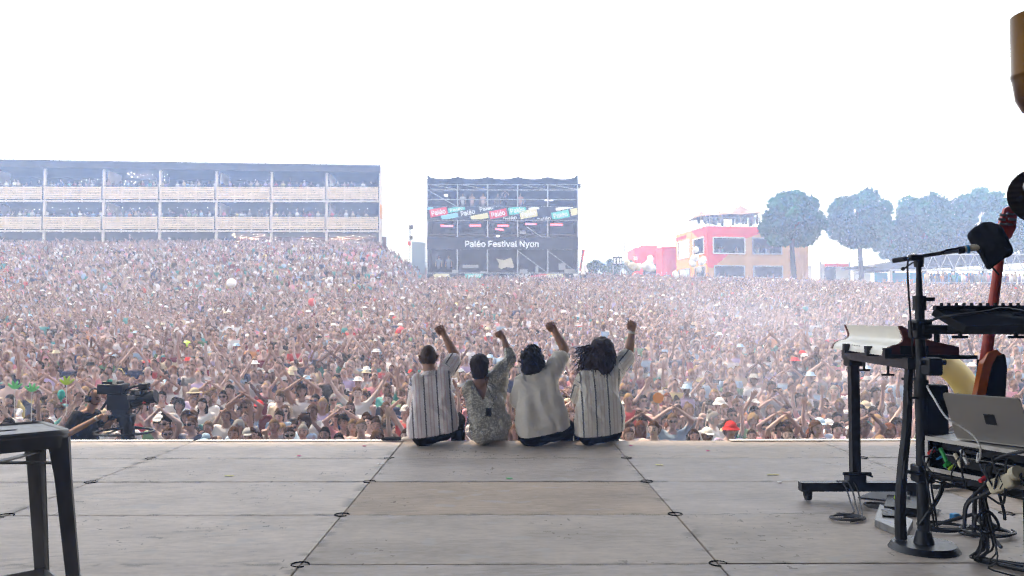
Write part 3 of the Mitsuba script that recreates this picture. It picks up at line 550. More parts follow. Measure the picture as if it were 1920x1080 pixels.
def arm_cut(m, S, E, frac, r):
    """opens a sleeve at that part of the upper arm: takes away what lies beyond"""
    a = S + (E - S) * frac; d = unit(E - S); far = blob([(a + d * (r + .0), r), (a + d * (r + .25), r)], 14)
    lim = far ^ Manifold.cube([2, 2, 2], True).translate([0, 0, 1.0]).transform(np.hstack([trimesh.geometry.align_vectors([0, 0, 1], d)[:3, :3], a[:, None]]).tolist())
    return m - lim
def trousers(J, k=1.0, mat_key='black_trousers', parent=None, seed=1, hipr=.108):
    ax = unit(J['shR'] - J['shL']); n = 14
    pa = [blob([(J['pel'] + A(0, .0, -.035) - ax * .10 * k, hipr * k), (J['pel'] + A(0, .0, -.035) + ax * .10 * k, hipr * k)], n)]
    for s in 'LR': pa += [bone(J['hip' + s], J['kn' + s], .098 * k, .074 * k, n), bone(J['kn' + s], J['an' + s], .07 * k, .055 * k, n), blob([(J['hip' + s], .10 * k), (J['pel'] + A(0, .03, -.02), .10 * k)], n)]
    put('trousers', garment(pa, .03, [(A(0, 0, .004), A(0, 0, 1))] if False else [], .006, seed), mat_key, parent, smooth=True)
def seat_joints(px, d, tw=None):
    """joints from measured pixels; px: name -> (px, py, depth)"""
    return {k: P(*v) for k, v in px.items()}
FWDROT = lambda yaw, pitch, roll=0: rotz(yaw) @ trimesh.transformations.euler_matrix(pitch, roll, 0)[:3, :3]
def musician(name, label, px, opts):
    J = {k: P(*v) for k, v in px.items()}; J['R'] = FWDROT(*opts.get('head', (0, 0, 0)))
    for s in 'LR':
        J['an' + s] = J['kn' + s] + A(.0, .10, -.42); J['to' + s] = J['an' + s] + A(0, .14, -.05)
    J['hwR'] = unit(J['wrR'] - J['elR']) + A(*opts.get('bend', (-.15, .25, 0))); J['hsR'] = A(*opts.get('thumb', (-1, .3, 0))); J['hpR'] = 'fist'
    J['hwL'] = A(*opts.get('handL', (0, .9, -.3))); J['hsL'] = A(1, 0, .2); J['hpL'] = opts.get('poseL', 'flat')
    return J, tag(newkey('person'), label, 'person', 'four musicians sitting on the stage edge')
D = 7.74
def torso_parts(J, k, loose, n=14, hem=.12, hem_drop=.0):
    ax = unit(J['shR'] - J['shL']); up = unit(J['neck'] - J['pel']); bk = np.cross(up, ax)
    c = lambda p, a, b, d=0: p + ax * a + up * b + bk * d
    return [blob([(J['shL'], .058 * k), (J['shR'], .058 * k), (c(J['chest'], -.085 * k, .0), .105 * k), (c(J['chest'], .085 * k, .0), .105 * k)], n), blob([(J['neck'] - up * .03, .070 * k), (J['shL'], .054 * k), (J['shR'], .054 * k)], n),
            blob([(c(J['chest'], -.085 * k, 0), .108 * k), (c(J['chest'], .085 * k, 0), .108 * k), (c(J['pel'], -(.09 + loose) * k, .06), .125 * k), (c(J['pel'], (.09 + loose) * k, .06), .125 * k)], n),
            blob([(c(J['pel'], -(.09 + loose) * k, .07), .126 * k), (c(J['pel'], (.09 + loose) * k, .07), .126 * k), (c(J['pel'], -(.085 + loose) * k, -.05), .125 * k), (c(J['pel'], (.085 + loose) * k, -.05), .125 * k)], n)]
def shirt_uv(m, J):
    ax = unit(J['shR'] - J['shL']); v = np.array(m.vertices); sp = J['pel'] + (v[:, 2:3] - J['pel'][2]) / (J['neck'][2] - J['pel'][2]) * (J['neck'] - J['pel'])[None]
    u = (v - sp) @ ax
    for s in 'LR':
        S, E = J['sh' + s], J['el' + s]; d = unit(E - S); t = (v - S) @ d; dist = np.linalg.norm(v - S - np.clip(t, 0, 9)[:, None] * d, axis=1)
        q = np.cross(d, A(0, 1, 0)); w = np.clip((t - .01) / .06, 0, 1) * (dist < .13); u = u * (1 - w) + w * ((v - S) @ unit(q) + .02)
    return np.stack([u, v[:, 2]], 1)
def collar(J, parent, mt):
    up = unit(J['head'] - J['neck']); a = np.linspace(0, 2 * np.pi, 25); x = unit(np.cross(up, A(0, 1, 0))); y = np.cross(up, x); c = J['neck'] + up * .012
    ring = lambda r, h: c + up * h + r * (np.cos(a)[:, None] * x + np.sin(a)[:, None] * y * 1.05)
    r = [ring(.078, -.02), ring(.070, .022), ring(.064, .024), ring(.066, -.02)]; V = np.vstack(r); f = []
    for i in range(3):
        for k in range(24): f.append([i * 25 + k, i * 25 + k + 1, (i + 1) * 25 + k + 1, (i + 1) * 25 + k])
    put('collar', (V, np.array(f)), mt, parent, smooth=True, )
def short_sleeve_shirt(J, parent, mt, k, loose, seed, hem_z, sl=.62, uv=True, amp=.011, slr=.075, tilt=0):
    pa = torso_parts(J, k, loose)
    for s in 'LR': pa.append(bone(J['sh' + s], J['sh' + s] + (J['el' + s] - J['sh' + s]) * sl, .074 * k, slr * k, 14))
    m = garment(pa, .018, [(A(0, 0, hem_z) + J['pel'] * A(1, 1, 0), A(-tilt, -.25, 1))], amp, seed, 9)
    t = trimesh.Trimesh(m.vertices, m.faces, process=True)
    # hollow hems: drop the faces that close the shirt below
    kx = dict(uv=shirt_uv(t, J)) if uv else {}
    put('shirt', t, mt, parent, smooth=True, **kx)

# -- first musician: cropped hair, striped shirt
px = dict(pel=(812, 802, 7.70), chest=(811, 742, 7.72), neck=(806, 704, 7.74), head=(803, 671, 7.78), shL=(784, 716, 7.74), shR=(833, 702, 7.76), elR=(854, 668, 7.95), wrR=(832, 626, 7.93), elL=(776, 765, 7.92), wrL=(790, 790, 8.12), hipL=(797, 806, 7.80), hipR=(828, 806, 7.80), knL=(792, 800, 8.22), knR=(858, 788, 8.16))
J, t = musician('person', 'leftmost seated musician in a striped shirt with cropped brown hair, right fist raised', px, dict(head=(0.12, -.05, 0)))
m, col = chain_body(J, 1.0, (.40, .23, .165)); put('body', m, 'figure_skin', t, smooth=True, color=col)
h = totri(head_man(A(0, 0, 0), np.eye(3), 1.0, 4)); hv = np.array(h.vertices); hv = hv[:] * A(1.05, 1.05, 1.04); cc = hv[h.faces].mean(1); kp = (((cc[:, 1] < .045) & (cc[:, 2] > .0)) | ((cc[:, 1] < -.02) & (cc[:, 2] > -.055)) | (cc[:, 2] > .07)) & (np.abs(cc[:, 0]) < .0815)
hm = trimesh.Trimesh(hv, h.faces[kp], process=False); hm.remove_unreferenced_vertices(); hm.vertices = np.array(hm.vertices) * (1 + .012 * (meshkit.noise(np.array(hm.vertices) * 150)[:, None] - .5)); hm.vertices = np.array(hm.vertices) @ J['R'].T + J['head']; put('hair', hm, 'hair_brown', t, smooth=True)
short_sleeve_shirt(J, t, 'striped_shirt', 1.0, .025, 3, J['pel'][2] - .03, .72, tilt=.14); collar(J, t, 'striped_shirt'); trousers(J, 1.0, 'black_trousers', t, 5)

# -- second musician: woman in sequins
px = dict(pel=(918, 797, 7.70), chest=(908, 748, 7.74), neck=(898, 717, 7.75), head=(900, 687, 7.78), shL=(880, 727, 7.75), shR=(922, 714, 7.77), elR=(956, 672, 7.86), wrR=(944, 633, 7.90), elL=(889, 775, 7.86), wrL=(902, 800, 8.02), hipL=(904, 802, 7.80), hipR=(932, 802, 7.80), knL=(905, 800, 8.2), knR=(936, 800, 8.2))
J, t = musician('person', 'seated woman in a silver sequined dress open at the back, right fist raised', px, dict(head=(-.1, -.08, 0), bend=(-.35, .1, 0), thumb=(-.5, .8, 0)))
m, col = chain_body(J, .88, (.33, .19, .145)); put('body', m, 'figure_skin', t, smooth=True, color=col)
k = .88; pa = torso_parts(J, .84, .0); ax = unit(J['shR'] - J['shL'])
pa += [blob([(J['pel'] - ax * .085 - A(0, 0, .0), .108), (J['pel'] + ax * .095, .108)], 14)] + [bone(J['hip' + s], J['kn' + s], .09, .075, 14) for s in 'LR'] + [bone(J['kn' + s], J['an' + s], .085, .09, 14) for s in 'LR']
pa += [bone(J['shR'], J['elR'], .066, .055, 14), bone(J['elR'], J['elR'] + .30 * (J['wrR'] - J['elR']), .052, .046, 14), bone(J['shL'], J['elL'], .064, .06, 14)]
pa += [blob([(J['shR'] + A(.0, 0, -.02), .04), (J['elR'] + A(-.03, 0, -.03), .028), (J['chest'] + ax * .13 + A(0, 0, -.05), .045), (P(943, 752, 7.80), .022), (J['chest'] + ax * .05, .05)], 12)]
m = union(pa).refine_to_length(.018); tt = smooth(m, 8); tt = folds(trimesh.Trimesh(tt.vertices, tt.faces, process=False), .010, 9, 10.0); m = toman(tt)
vb = [(P(886, 707, 7.40), .02), (P(914, 704, 7.40), .02), (P(906, 747, 7.40), .012), (P(886, 707, 7.74), .02), (P(914, 704, 7.74), .02), (P(906, 747, 7.70), .012)]
m = m - blob(vb, 10); bk = blob([(p + A(0, .028, 0), r + .003) for p, r in [(P(887, 709, 7.66), .03), (P(911, 707, 7.66), .03), (P(905, 742, 7.66), .028)]], 10)
put('dress', totri(m), 'sequins', t, smooth=35)
hb = union([blob([(J['head'] + J['R'] @ A(0, -.028, .028), .088), (J['head'] + J['R'] @ A(-.0, -.02, -.03), .080), (J['head'] + J['R'] @ A(0, .03, .06), .062), (J['head'] + J['R'] @ A(.03, -.055, -.085), .030), (J['head'] + J['R'] @ A(-.03, -.055, -.085), .030)], 14)]).refine_to_length(.012)
hb = folds(smooth(hb, 6), .006, 4, 14.0); put('hair', hb, 'hair_dark', t, smooth=True)
mb = MB(); c = P(916, 773, 7.555)
put('transmitter_pack', mb.rbox(c, (.055, .03, .075), .007).tube(spline([c + A(.02, 0, .04), c + A(.05, 0, .10), c + A(-.01, .05, .22), c + A(-.03, .09, .30)], 14), .003, 5).mesh(), 'black_plastic', t)

# -- third musician: dark wavy hair, pale tee
px = dict(pel=(1018, 801, 7.70), chest=(1010, 742, 7.73), neck=(1001, 703, 7.75), head=(997, 675, 7.79), shL=(976, 718, 7.74), shR=(1034, 701, 7.77), elR=(1059, 655, 7.92), wrR=(1040, 620, 7.90), elL=(972, 770, 7.82), wrL=(978, 806, 7.98), hipL=(1000, 806, 7.80), hipR=(1038, 806, 7.80), knL=(985, 803, 8.2), knR=(1062, 800, 8.12))
J, t = musician('person', 'seated musician in a plain pale t-shirt with dark wavy hair, right fist raised', px, dict(head=(.05, -.05, 0), bend=(-.1, .3, 0)))
m, col = chain_body(J, 1.03, (.40, .22, .145)); put('body', m, 'figure_skin', t, smooth=True, color=col)
short_sleeve_shirt(J, t, 'pale_tee', 1.04, .02, 17, J['pel'][2] - .02, .60, uv=False, amp=.014, tilt=.16); trousers(J, 1.08, 'black_trousers', t, 8, .112)
def tufts(c, R, n, r0, length, seed, rad=.012, zmin=-.6, back=True, drop=.5):
    rg = np.random.default_rng(seed); mb = MB()
    for _ in range(n):
        d = unit(rg.normal(size=3)); 
        if d[2] < zmin or (back and d[1] > .45): d[1] = -abs(d[1]); d[2] = max(d[2], zmin)
        a = c + R @ (d * A(.082, .1, .112) * r0); tan = unit(np.cross(d, rg.normal(size=3))); L = length * rg.uniform(.5, 1.1)
        pts = [a - R @ d * .01, a + R @ (d * .018 + tan * L * .3), a + R @ (d * .022 + tan * L * .6 + A(0, 0, -drop * L * .4)), a + R @ (d * .006 + tan * L * .85 + A(0, 0, -drop * L))]
        mb.tube(spline(pts, 6), np.linspace(rad, rad * .35, 7), 5)
    return mb.mesh()
hb = blob([(J['head'] + J['R'] @ A(0, -.02, .03), .10), (J['head'] + J['R'] @ A(0, -.03, -.03), .094), (J['head'] + J['R'] @ A(-.04, -.05, -.095), .045), (J['head'] + J['R'] @ A(.04, -.05, -.095), .045), (J['head'] + J['R'] @ A(0, .04, .07), .062)], 14).refine_to_length(.012)
hb = folds(smooth(hb, 6), .012, 6, 13.0); put('hair', trimesh.util.concatenate([trimesh.Trimesh(hb.vertices, hb.faces, process=False), tufts(J['head'], J['R'], 90, 1.12, .10, 3)]), 'hair_black', t, smooth=True)

# -- fourth musician: long dark hair blown to the left, striped shirt
px = dict(pel=(1126, 801, 7.70), chest=(1122, 738, 7.72), neck=(1122, 697, 7.74), head=(1128, 662, 7.79), shL=(1096, 711, 7.73), shR=(1152, 698, 7.76), elR=(1179, 664, 7.90), wrR=(1185, 620, 7.90), elL=(1083, 752, 7.90), wrL=(1090, 788, 8.10), hipL=(1110, 806, 7.80), hipR=(1143, 806, 7.80), knL=(1088, 790, 8.16), knR=(1148, 800, 8.18))
J, t = musician('person', 'seated musician with long dark hair blown sideways, striped shirt and white wristband', px, dict(head=(-.1, -.06, 0), bend=(-.1, .1, 0)))
m, col = chain_body(J, 1.02, (.42, .25, .175)); put('body', m, 'figure_skin', t, smooth=True, color=col)
short_sleeve_shirt(J, t, 'striped_shirt_wide', 1.02, .02, 31, J['pel'][2] - .03, .80, tilt=.10, amp=.012); trousers(J, 1.02, 'black_trousers', t, 12)
d = unit(J['wrR'] - J['elR']); put('wristband', MB().cyl(J['wrR'] - d * .03, J['wrR'] - d * .005, .034, .033, 16).mesh(), 'white_rubber', t)
H = lambda x, y, z: J['head'] + A(x, y, z)
hb = blob([(H(0, -.02, .04), .104), (H(0, -.035, -.04), .10), (H(-.045, -.06, -.15), .062), (H(.055, -.06, -.15), .05), (H(0, .04, .075), .062), (H(0, -.07, -.14), .07)], 14)
hb = union([hb, blob([(H(-.07, -.03, -.03), .06), (H(-.13, -.02, -.10), .045), (H(-.09, -.05, -.16), .04)], 14)]).refine_to_length(.012)
hb = folds(smooth(hb, 6), .014, 8, 12.0); rg = np.random.default_rng(5); mb = MB()
for i in range(70):
    a = H(-.06 + rg.normal(0, .025), -.03 + rg.normal(0, .03), rg.uniform(-.10, .07)); L = rg.uniform(.08, .20); w = rg.uniform(.012, .03); ph = rg.uniform(0, 6); q = np.linspace(0, 1, 14)
    pts = a + np.stack([-L * q - w * np.sin(q * 9 + ph) * q, .03 * q + w * np.cos(q * 9 + ph) * q, -rg.uniform(.02, .22) * q ** 1.4 + .03 * np.sin(q * 3.1) + .4 * w * np.sin(q * 8 + ph)], 1); mb.tube(pts, np.linspace(.009, .003, 14), 5)
put('hair', trimesh.util.concatenate([trimesh.Trimesh(hb.vertices, hb.faces, process=False), mb.mesh(), tufts(J['head'] + A(0, 0, -.03), J['R'], 90, 1.2, .13, 9, .010, -.9, True, .9)]), 'hair_brown_black', t, smooth=True)

# a dark cloth and a white towel left on the edge beside the first musician
for nm, pxy, mt, lab, s in (('cloth', (738, 822), 'black_cloth', 'crumpled black cloth on the stage edge left of the first musician', 3), ('towel', (762, 821), 'pale_tee', 'small white towel on the stage edge beside the first musician', 7)):
    c = P(pxy[0], pxy[1], 7.9); q = trimesh.creation.icosphere(3, 1.0); v = np.array(q.vertices) * (A(.12, .045, .022) if nm == 'cloth' else A(.075, .04, .02)); v = v * (1 + .5 * (meshkit.fbm(v * 25 + s)[:, None] - .5)) + A(0, 0, .004 * 0) ; v[:, 2] = np.maximum(v[:, 2] + .012, .0); q.vertices = v + A(c[0], EDGE - .05, .010)
    solo(nm, q, mt, lab, nm, smooth=True)

# ------------------------------------------------------------------ metal stool on the left
t = thing('stool', 'worn gunmetal stool with a hand hole in its seat at the left', 'stool')
SZ = .80; c0 = A(-1.664, 2.748, SZ); Rs = rotz(math.radians(44)); hs = .165
sq = sbox(-hs, -hs, hs, hs).buffer(.0).buffer(-.05).buffer(.05)
hole = sbox(-.035, -.010, .035, .010).buffer(.008)
def plate(poly, z0, z1): return trimesh.creation.extrude_polygon(poly, z1 - z0, engine='earcut').apply_translation([0, 0, z0])
def stoolplace(m): m.apply_transform(np.block([[Rs, np.zeros((3, 1))], [np.zeros((1, 3)), np.ones((1, 1))]])); m.apply_translation(c0); return m
seat = trimesh.util.concatenate([plate(sq.difference(hole), -.006, 0.0), plate(sq.difference(sq.buffer(-.016)), -.052, -.006), plate(sq.difference(sq.buffer(-.012)), 0.0, .004)])
rim = sq.buffer(-.007).exterior; pts = np.array([rim.interpolate(d).coords[0] for d in np.linspace(0, rim.length, 60)]); seat = trimesh.util.concatenate([seat, MB().tube(np.column_stack([pts, np.full(60, -.004)]), .011, 8).mesh()])
put('seat', stoolplace(seat), 'gunmetal', t)
for sx in (-1, 1):
    for sy in (-1, 1):
        a, b = A(sx * .142, sy * .142, -.02), A(sx * .205, sy * .205, -SZ + .01); n = 7; V = []
        for i in range(n):
            q = i / (n - 1); p = a + (b - a) * q; w = .040 * (1 - .38 * q); w = w * (1.0 if i else 1.25)
            prof = [(-w, .016), (-.010, .026), (.010, .020), (w * .2, -w), (w * .2 - .012, -w), (.0, -.0), (-w, .002)]
            prof = [(w * .15, -w), (w * .30, -w), (w * .42, w * .22), (w * .22, w * .42), (-w, w * .30), (-w, w * .15), (w * .05, w * .05)]
            V += [p + A(sx * u, sy * v, 0) for u, v in prof]
        m = 7; f = []
        for i in range(n - 1):
            for k in range(m): f.append([i * m + k, i * m + (k + 1) % m, (i + 1) * m + (k + 1) % m, (i + 1) * m + k])
        put('leg', stoolplace(trimesh.Trimesh(np.array(V), np.vstack([np.array(f)[:, [0, 1, 2]], np.array(f)[:, [0, 2, 3]]]), process=False)), 'gunmetal', t)
g = .152
for a, b in (((-g, -g), (g, g)), ((-g, g), (g, -g))):
    put('brace', stoolplace(MB().bar((a[0], a[1], -.10 - .004 * (a[1] > 0)), (b[0], b[1], -.10 - .004 * (a[1] > 0)), .028, .006).mesh()), 'gunmetal', t)
for a, b in (((-.185, -.185), (.185, -.185)), ((.185, -.185), (.185, .185)), ((.185, .185), (-.185, .185)), ((-.185, .185), (-.185, -.185))):
    put('foot_rail', stoolplace(MB().bar((*a, -.54), (*b, -.54), .006, .03).mesh()), 'gunmetal', t)

# ------------------------------------------------------------------ keyboard on its stand
AX = unit(A(.16, 1.1, 0)); SIDE = A(AX[1], -AX[0], 0)                    # AX: along the keys, away from the camera; SIDE: to the player
KO = P(1655, 667, 4.40); KL = 1.12
t = thing('synthesizer', 'vintage synthesizer with white curved back panel and dark red wooden ends on a black stand', 'synthesizer')
prof = [(.0, .0), (.012, .030), (.045, .052), (.085, .064), (.105, .085), (.102, .115), (.085, .158)]
ps = spline([(a, 0, b) for a, b in prof], 42); prof2 = [(p[0], p[2]) for p in ps]
outl = prof2 + [(.10, .160), (.235, .085), (.385, .048), (.385, .0)]
inner = [(a + .008, b) for a, b in prof2] 
def along(polyxy, y0, y1): return MB().poly(polyxy, KO + AX * y1, SIDE, A(0, 0, 1), (y1 - y0)).mesh()
# u x v = SIDE x z = -AX... the extrusion runs towards the camera
for y0 in (0, KL - .025): put('wooden_end', along(outl, y0, y0 + .025), 'red_wood', t)
skin = [(a + .006, b) for a, b in prof2]; back = skin + [(a + .010, b) for a, b in skin[::-1]]
put('back_panel', along(back, .026, KL - .026), 'white_paint', t, smooth=40)
put('control_panel', along([(.10, .150), (.235, .078), (.235, .070), (.10, .140)], .026, KL - .026), 'black_plastic', t)
put('base', along([(.02, .004), (.37, .004), (.37, .012), (.02, .012)], .026, KL - .026), 'black_plastic', t)
nk = 36
for i in range(nk):
    y = .05 + (KL - .10) * i / nk; m = MB(); c = KO + AX * (y + .012) + SIDE * .30 + A(0, 0, .05)
    put('white_key', MB().box(c, [.14, (KL - .10) / nk - .0015, .018], np.stack([SIDE, AX, A(0, 0, 1)], 1)).mesh(), 'cream_plastic', t, smooth=False)
for i in range(nk):
    if i % 7 in (2, 6): continue
    y = .05 + (KL - .10) * (i + 1) / nk; put('black_key', MB().box(KO + AX * y + SIDE * .27 + A(0, 0, .064), [.085, .013, .012], np.stack([SIDE, AX, A(0, 0, 1)], 1)).mesh(), 'black_plastic', t, smooth=False)
for i in range(14):
    y = .08 + (KL - .16) * i / 13
    put('knob', MB().cyl(KO + AX * y + SIDE * .165 + A(0, 0, .118), KO + AX * y + SIDE * .172 + A(0, 0, .138), .010, .008, 10).mesh(), 'grey_rubber', t)
mb = MB()   # small unreadable grey print on the back panel
for i in range(9): mb.box(KO + AX * (.50 + .026 * i) + SIDE * (.0175 + .004 * (i % 2)) + A(0, 0, .036), [.0015, .016, .004], np.stack([SIDE, AX, A(0, 0, 1)], 1))
put('print', mb.mesh(), 'grey_rubber', t, smooth=False)
put('jack_plate', MB().box(KO + SIDE * .16 - AX * .004 + A(0, 0, .03), [.14, .006, .045], np.stack([SIDE, AX, A(0, 0, 1)], 1)).mesh(), 'black_plastic', t, smooth=False)

PX, PY = (1727 - 948) / F_PX * 4.22, 4.22
t = thing('keyboard_stand', 'black wheeled keyboard stand with two upright legs under the synthesizer', 'keyboard stand')
zt = KO[2] - .035
L1 = P(1602, 800, 5.35); L2 = P(1697, 800, 4.42); L1[2] = L2[2] = 0
for L, fx in ((L1, (-.36, .42)),):
    leg = MB().bar(L + A(0, 0, .10), L + A(0, 0, zt - .02), .055, .055).mesh(); put('leg', leg, 'black_metal', t)
    put('leg_bracket', MB().rbox(L + A(0, 0, zt - .03), (.10, .10, .09), .012).mesh(), 'black_metal', t)
    put('foot_bar', MB().aabb(L[0] + fx[0], L[0] + fx[1], L[1] - .032, L[1] + .032, .06, .115).box(L + A(0, 0, .12), (.11, .085, .09)).mesh(), 'black_metal', t, smooth=False)
    put('lock_handle', MB().cyl(L + A(-.09, -.03, .175), L + A(.09, -.03, .175), .010, None, 8).cyl(L + A(.06, -.03, .175), L + A(.10, -.03, .155), .012, .006, 8).mesh(), 'black_metal', t)
    for e in fx:
        x = L[0] + e + (.05 if e < 0 else -.05)
        put('caster', MB().cyl((x - .016, L[1], .038), (x + .016, L[1], .038), .038, None, 18).bar((x, L[1], .03), (x, L[1], .075), .05, .03).mesh(), 'black_plastic', t)
b0, b1 = A(L1[0], L1[1] + .10, zt), A(PX - .01, PY + .04, zt)
put('beam', MB().bar(b0, b1, .07, .06).mesh(), 'black_metal', t)
for q in (.30, .66, .92):
    p = b0 + (b1 - b0) * q; put('cross_arm', MB().bar(p + SIDE * -.12 + A(0, 0, .032), p + SIDE * .34 + A(0, 0, .032), .035, .02).box(p - SIDE * .105 + A(0, 0, .055), (.035, .03, .045)).mesh(), 'black_metal', t)
    put('clamp_screw', MB().cyl(p - A(0, 0, .02), p - A(0, 0, .085), .008, None, 8).cyl(p - A(.035, 0, .085), p - A(-.035, 0, .085), .006, None, 8).mesh(), 'black_metal', t)

# ------------------------------------------------------------------ upright pole with its arms
Zp = lambda py, d=PY: CAM_H - (py - 598) / F_PX * d
t = thing('pole_stand', 'tall black upright pole with clamps and round foot beside the synthesizer', 'stand')
put('lower_tube', MB().cyl((PX, PY, .03), (PX, PY, Zp(730)), .030, None, 20).mesh(), 'black_metal', t)
put('upper_tube', MB().cyl((PX, PY, Zp(730)), (PX, PY, Zp(560)), .024, None, 18).mesh(), 'black_metal', t)
put('collar', MB().cyl((PX, PY, Zp(745)), (PX, PY, Zp(712)), .036, None, 18).mesh(), 'black_plastic', t)
put('collar', MB().cyl((PX, PY, Zp(582)), (PX, PY, Zp(555)), .033, None, 18).box((PX + .05, PY, Zp(561)), (.05, .02, .02)).mesh(), 'black_plastic', t)
put('thin_tube', MB().cyl((PX, PY, Zp(560)), (PX, PY, Zp(497)), .013, None, 14).cyl((PX, PY, Zp(556)), (PX, PY, Zp(520)), .017, .014, 14).mesh(), 'black_metal', t)
put('lug', MB().box((PX - .05, PY - .02, Zp(745)), (.05, .014, .012)).box((PX - .075, PY - .02, Zp(745)), (.012, .016, .07)).mesh(), 'black_metal', t)
put('foot', MB().cyl((PX, PY, .0), (PX, PY, .03), .17, .15, 28).cyl((PX, PY, .03), (PX, PY, .09), .05, .035, 20).mesh(), 'black_metal', t)
put('power_box', MB().rbox((PX + .085, PY + .05, Zp(770)), (.12, .09, .26), .008).mesh(), 'black_plastic', t)
d = 4.10; a0 = A(PX - .01, PY - .05, Zp(617)); a1 = P(1990, 619, d)
put('arm', MB().cyl(a0, a1, .024, None, 16).mesh(), 'black_metal', t)
put('arm_clamp', MB().rbox((PX, PY, Zp(617)), (.085, .10, .10), .012).box((PX + .06, PY - .05, Zp(632)), (.02, .02, .05)).box((PX - .04, PY - .03, Zp(612)), (.04, .03, .04)).mesh(), 'black_plastic', t)
for px in (1800, 1905):
    p = P(px, 608, d); put('mixer_bracket', MB().rbox(p + A(0, 0, .01), (.085, .09, .10), .01).mesh(), 'black_plastic', t)
    p = P(px, 632, d); put('wing_screw', MB().cyl(p + A(0, 0, .05), p - A(0, 0, .005), .009, None, 8).cyl(p - A(.038, 0, 0), p + A(.038, 0, 0), .007, None, 8).mesh(), 'black_metal', t)
p = P(1747, 687, 4.15); put('arm_clamp', MB().rbox(p, (.075, .09, .09), .012).cyl(p + A(-.06, 0, .02), p + A(.07, 0, .02), .014, None, 10).mesh(), 'black_plastic', t)

# -- mixer
t = thing('mixer', 'black control desk with a row of knobs, tilted on the pole arm', 'mixer')
q = [P(1752, 578, d), P(1995, 578, d + .02), P(1995, 606, d - .10), P(1812, 612, d - .10)]
put('case', MB().quadplate(q, -.045).mesh(), 'black_plastic', t, smooth=False)
put('front_lip', MB().bar(P(1752, 577, d - .002), P(1995, 577, d + .018), .03, .022).mesh(), 'black_plastic', t, smooth=False)
for i in range(12):
    p = P(1765 + 14.2 * i + (i > 4) * 2, 574, d + .012); put('knob', MB().cyl(p - A(0, 0, .004), p + A(0, 0, .016), .0085, .0075, 10).mesh(), 'black_plastic', t)
put('vent', MB().box(P(1815, 581, d - .02), (.07, .004, .006)).mesh(), 'grey_rubber', t, smooth=False)
solo('cable', MB().tube(spline([P(1733, 606, 4.2), P(1760, 596, 4.06), P(1800, 590, 3.98), P(1850, 584, 3.97), P(1880, 578, 4.0), P(1925, 585, 4.0)], 30), .0065, 6).mesh(), 'black_plastic', 'black cable running along the underside of the mixer', 'cable', 'black cables among the gear')

# -- boom and covered microphone
t = thing('microphone_boom', 'black boom arm with counterweight on top of the upright pole', 'microphone stand')
e0, e1 = P(1673, 489, 4.24), P(1812, 467, 4.12)
put('boom', MB().cyl(e0, e1, .0095, None, 12).mesh(), 'black_metal', t)
put('counterweight', MB().cyl(e0, P(1700, 485, 4.22), .0125, None, 12).mesh(), 'grey_rubber', t)
put('clutch', MB().cyl(A(PX, PY, Zp(500)), A(PX, PY, Zp(482)), .022, .027, 14).rbox(P(1716, 483, 4.2), (.065, .04, .032), .008).cyl(P(1712, 492, 4.16), P(1696, 503, 4.12), .004, None, 6).ball(P(1693, 504, 4.12), .010, 2).mesh(), 'black_metal', t)
put('sleeve', MB().cyl(P(1770, 474, 4.15), P(1800, 469, 4.13), .011, None, 10).mesh(), 'steel', t)
t = thing('microphone', 'microphone with blue tape on the boom, its head under a black cloth cover', 'microphone')
put('handle', MB().cyl(P(1800, 469, 4.13), P(1842, 461, 4.10), .0155, .019, 14).mesh(), 'cream_plastic', t)
put('tape', MB().cyl(P(1812, 467.5, 4.123), P(1817, 466.5, 4.12), .0215, None, 14).mesh(), 'blue_plastic', t)
put('clip', MB().cyl(P(1797, 469.5, 4.132), P(1808, 468, 4.125), .019, None, 14).mesh(), 'black_plastic', t)
cv = blob([(P(1828, 440, 4.12), .030), (P(1850, 428, 4.12), .030), (P(1866, 436, 4.08), .034), (P(1880, 470, 4.08), .036), (P(1862, 486, 4.10), .034), (P(1838, 455, 4.12), .034), (P(1856, 498, 4.10), .012)], 14).refine_to_length(.012)
cv = folds(smooth(cv, 6), .007, 3, 16.0); put('cloth_cover', trimesh.util.concatenate([trimesh.Trimesh(cv.vertices, cv.faces, process=False), MB().tube(spline([P(1840, 468, 4.08), P(1850, 492, 4.08), P(1862, 503, 4.08), P(1873, 515, 4.08)], 12), .0045, 5).mesh()]), 'black_cloth', t, smooth=True)
solo('microphone_cable', MB().tube(spline([P(1800, 465, 4.12), P(1775, 469, 4.12), P(1750, 478, 4.16), P(1722, 480, 4.19), P(1704, 486, 4.19), P(1702, 520, 4.19), P(1706, 580, 4.16), P(1710, 640, 4.16), P(1716, 720, 4.42), P(1724, 800, 4.42), P(1738, 900, 4.12), P(1752, 985, 4.12)], 60), .0048, 6).mesh(), 'black_plastic', 'thin black microphone cable hanging down the upright pole', 'cable', 'black cables among the gear')

# ------------------------------------------------------------------ guitar on its stand
t = thing('guitar', 'slim red and orange guitar with a black back, neck upright, standing behind the laptop', 'guitar')
d = 4.36; g0, g1 = P(1848, 705, d), P(1886, 400, d); gz = unit(g1 - g0); gx = unit(A(gz[2], 0, -gz[0])); gy = np.cross(gz, gx); m_px = d / F_PX
def gp(px, py): return P(px, py, d)
neck = [gp(1858, 640), gp(1840, 640), gp(1862, 480), gp(1868, 450), gp(1884, 450), gp(1876, 540)]
put('neck', MB().cyl(gp(1846, 690), gp(1877, 462), .030, .022, 16).mesh(), 'red_lacquer', t)
head = [(1869, 452), (1876, 416), (1885, 390), (1899, 384), (1908, 392), (1905, 428), (1896, 446), (1884, 455)]
hp = np.array([gp(*p) for p in head]); put('headstock', trimesh.convex.convex_hull(np.vstack([hp, hp + A(0, .022, 0)])), 'red_lacquer', t, smooth=False)
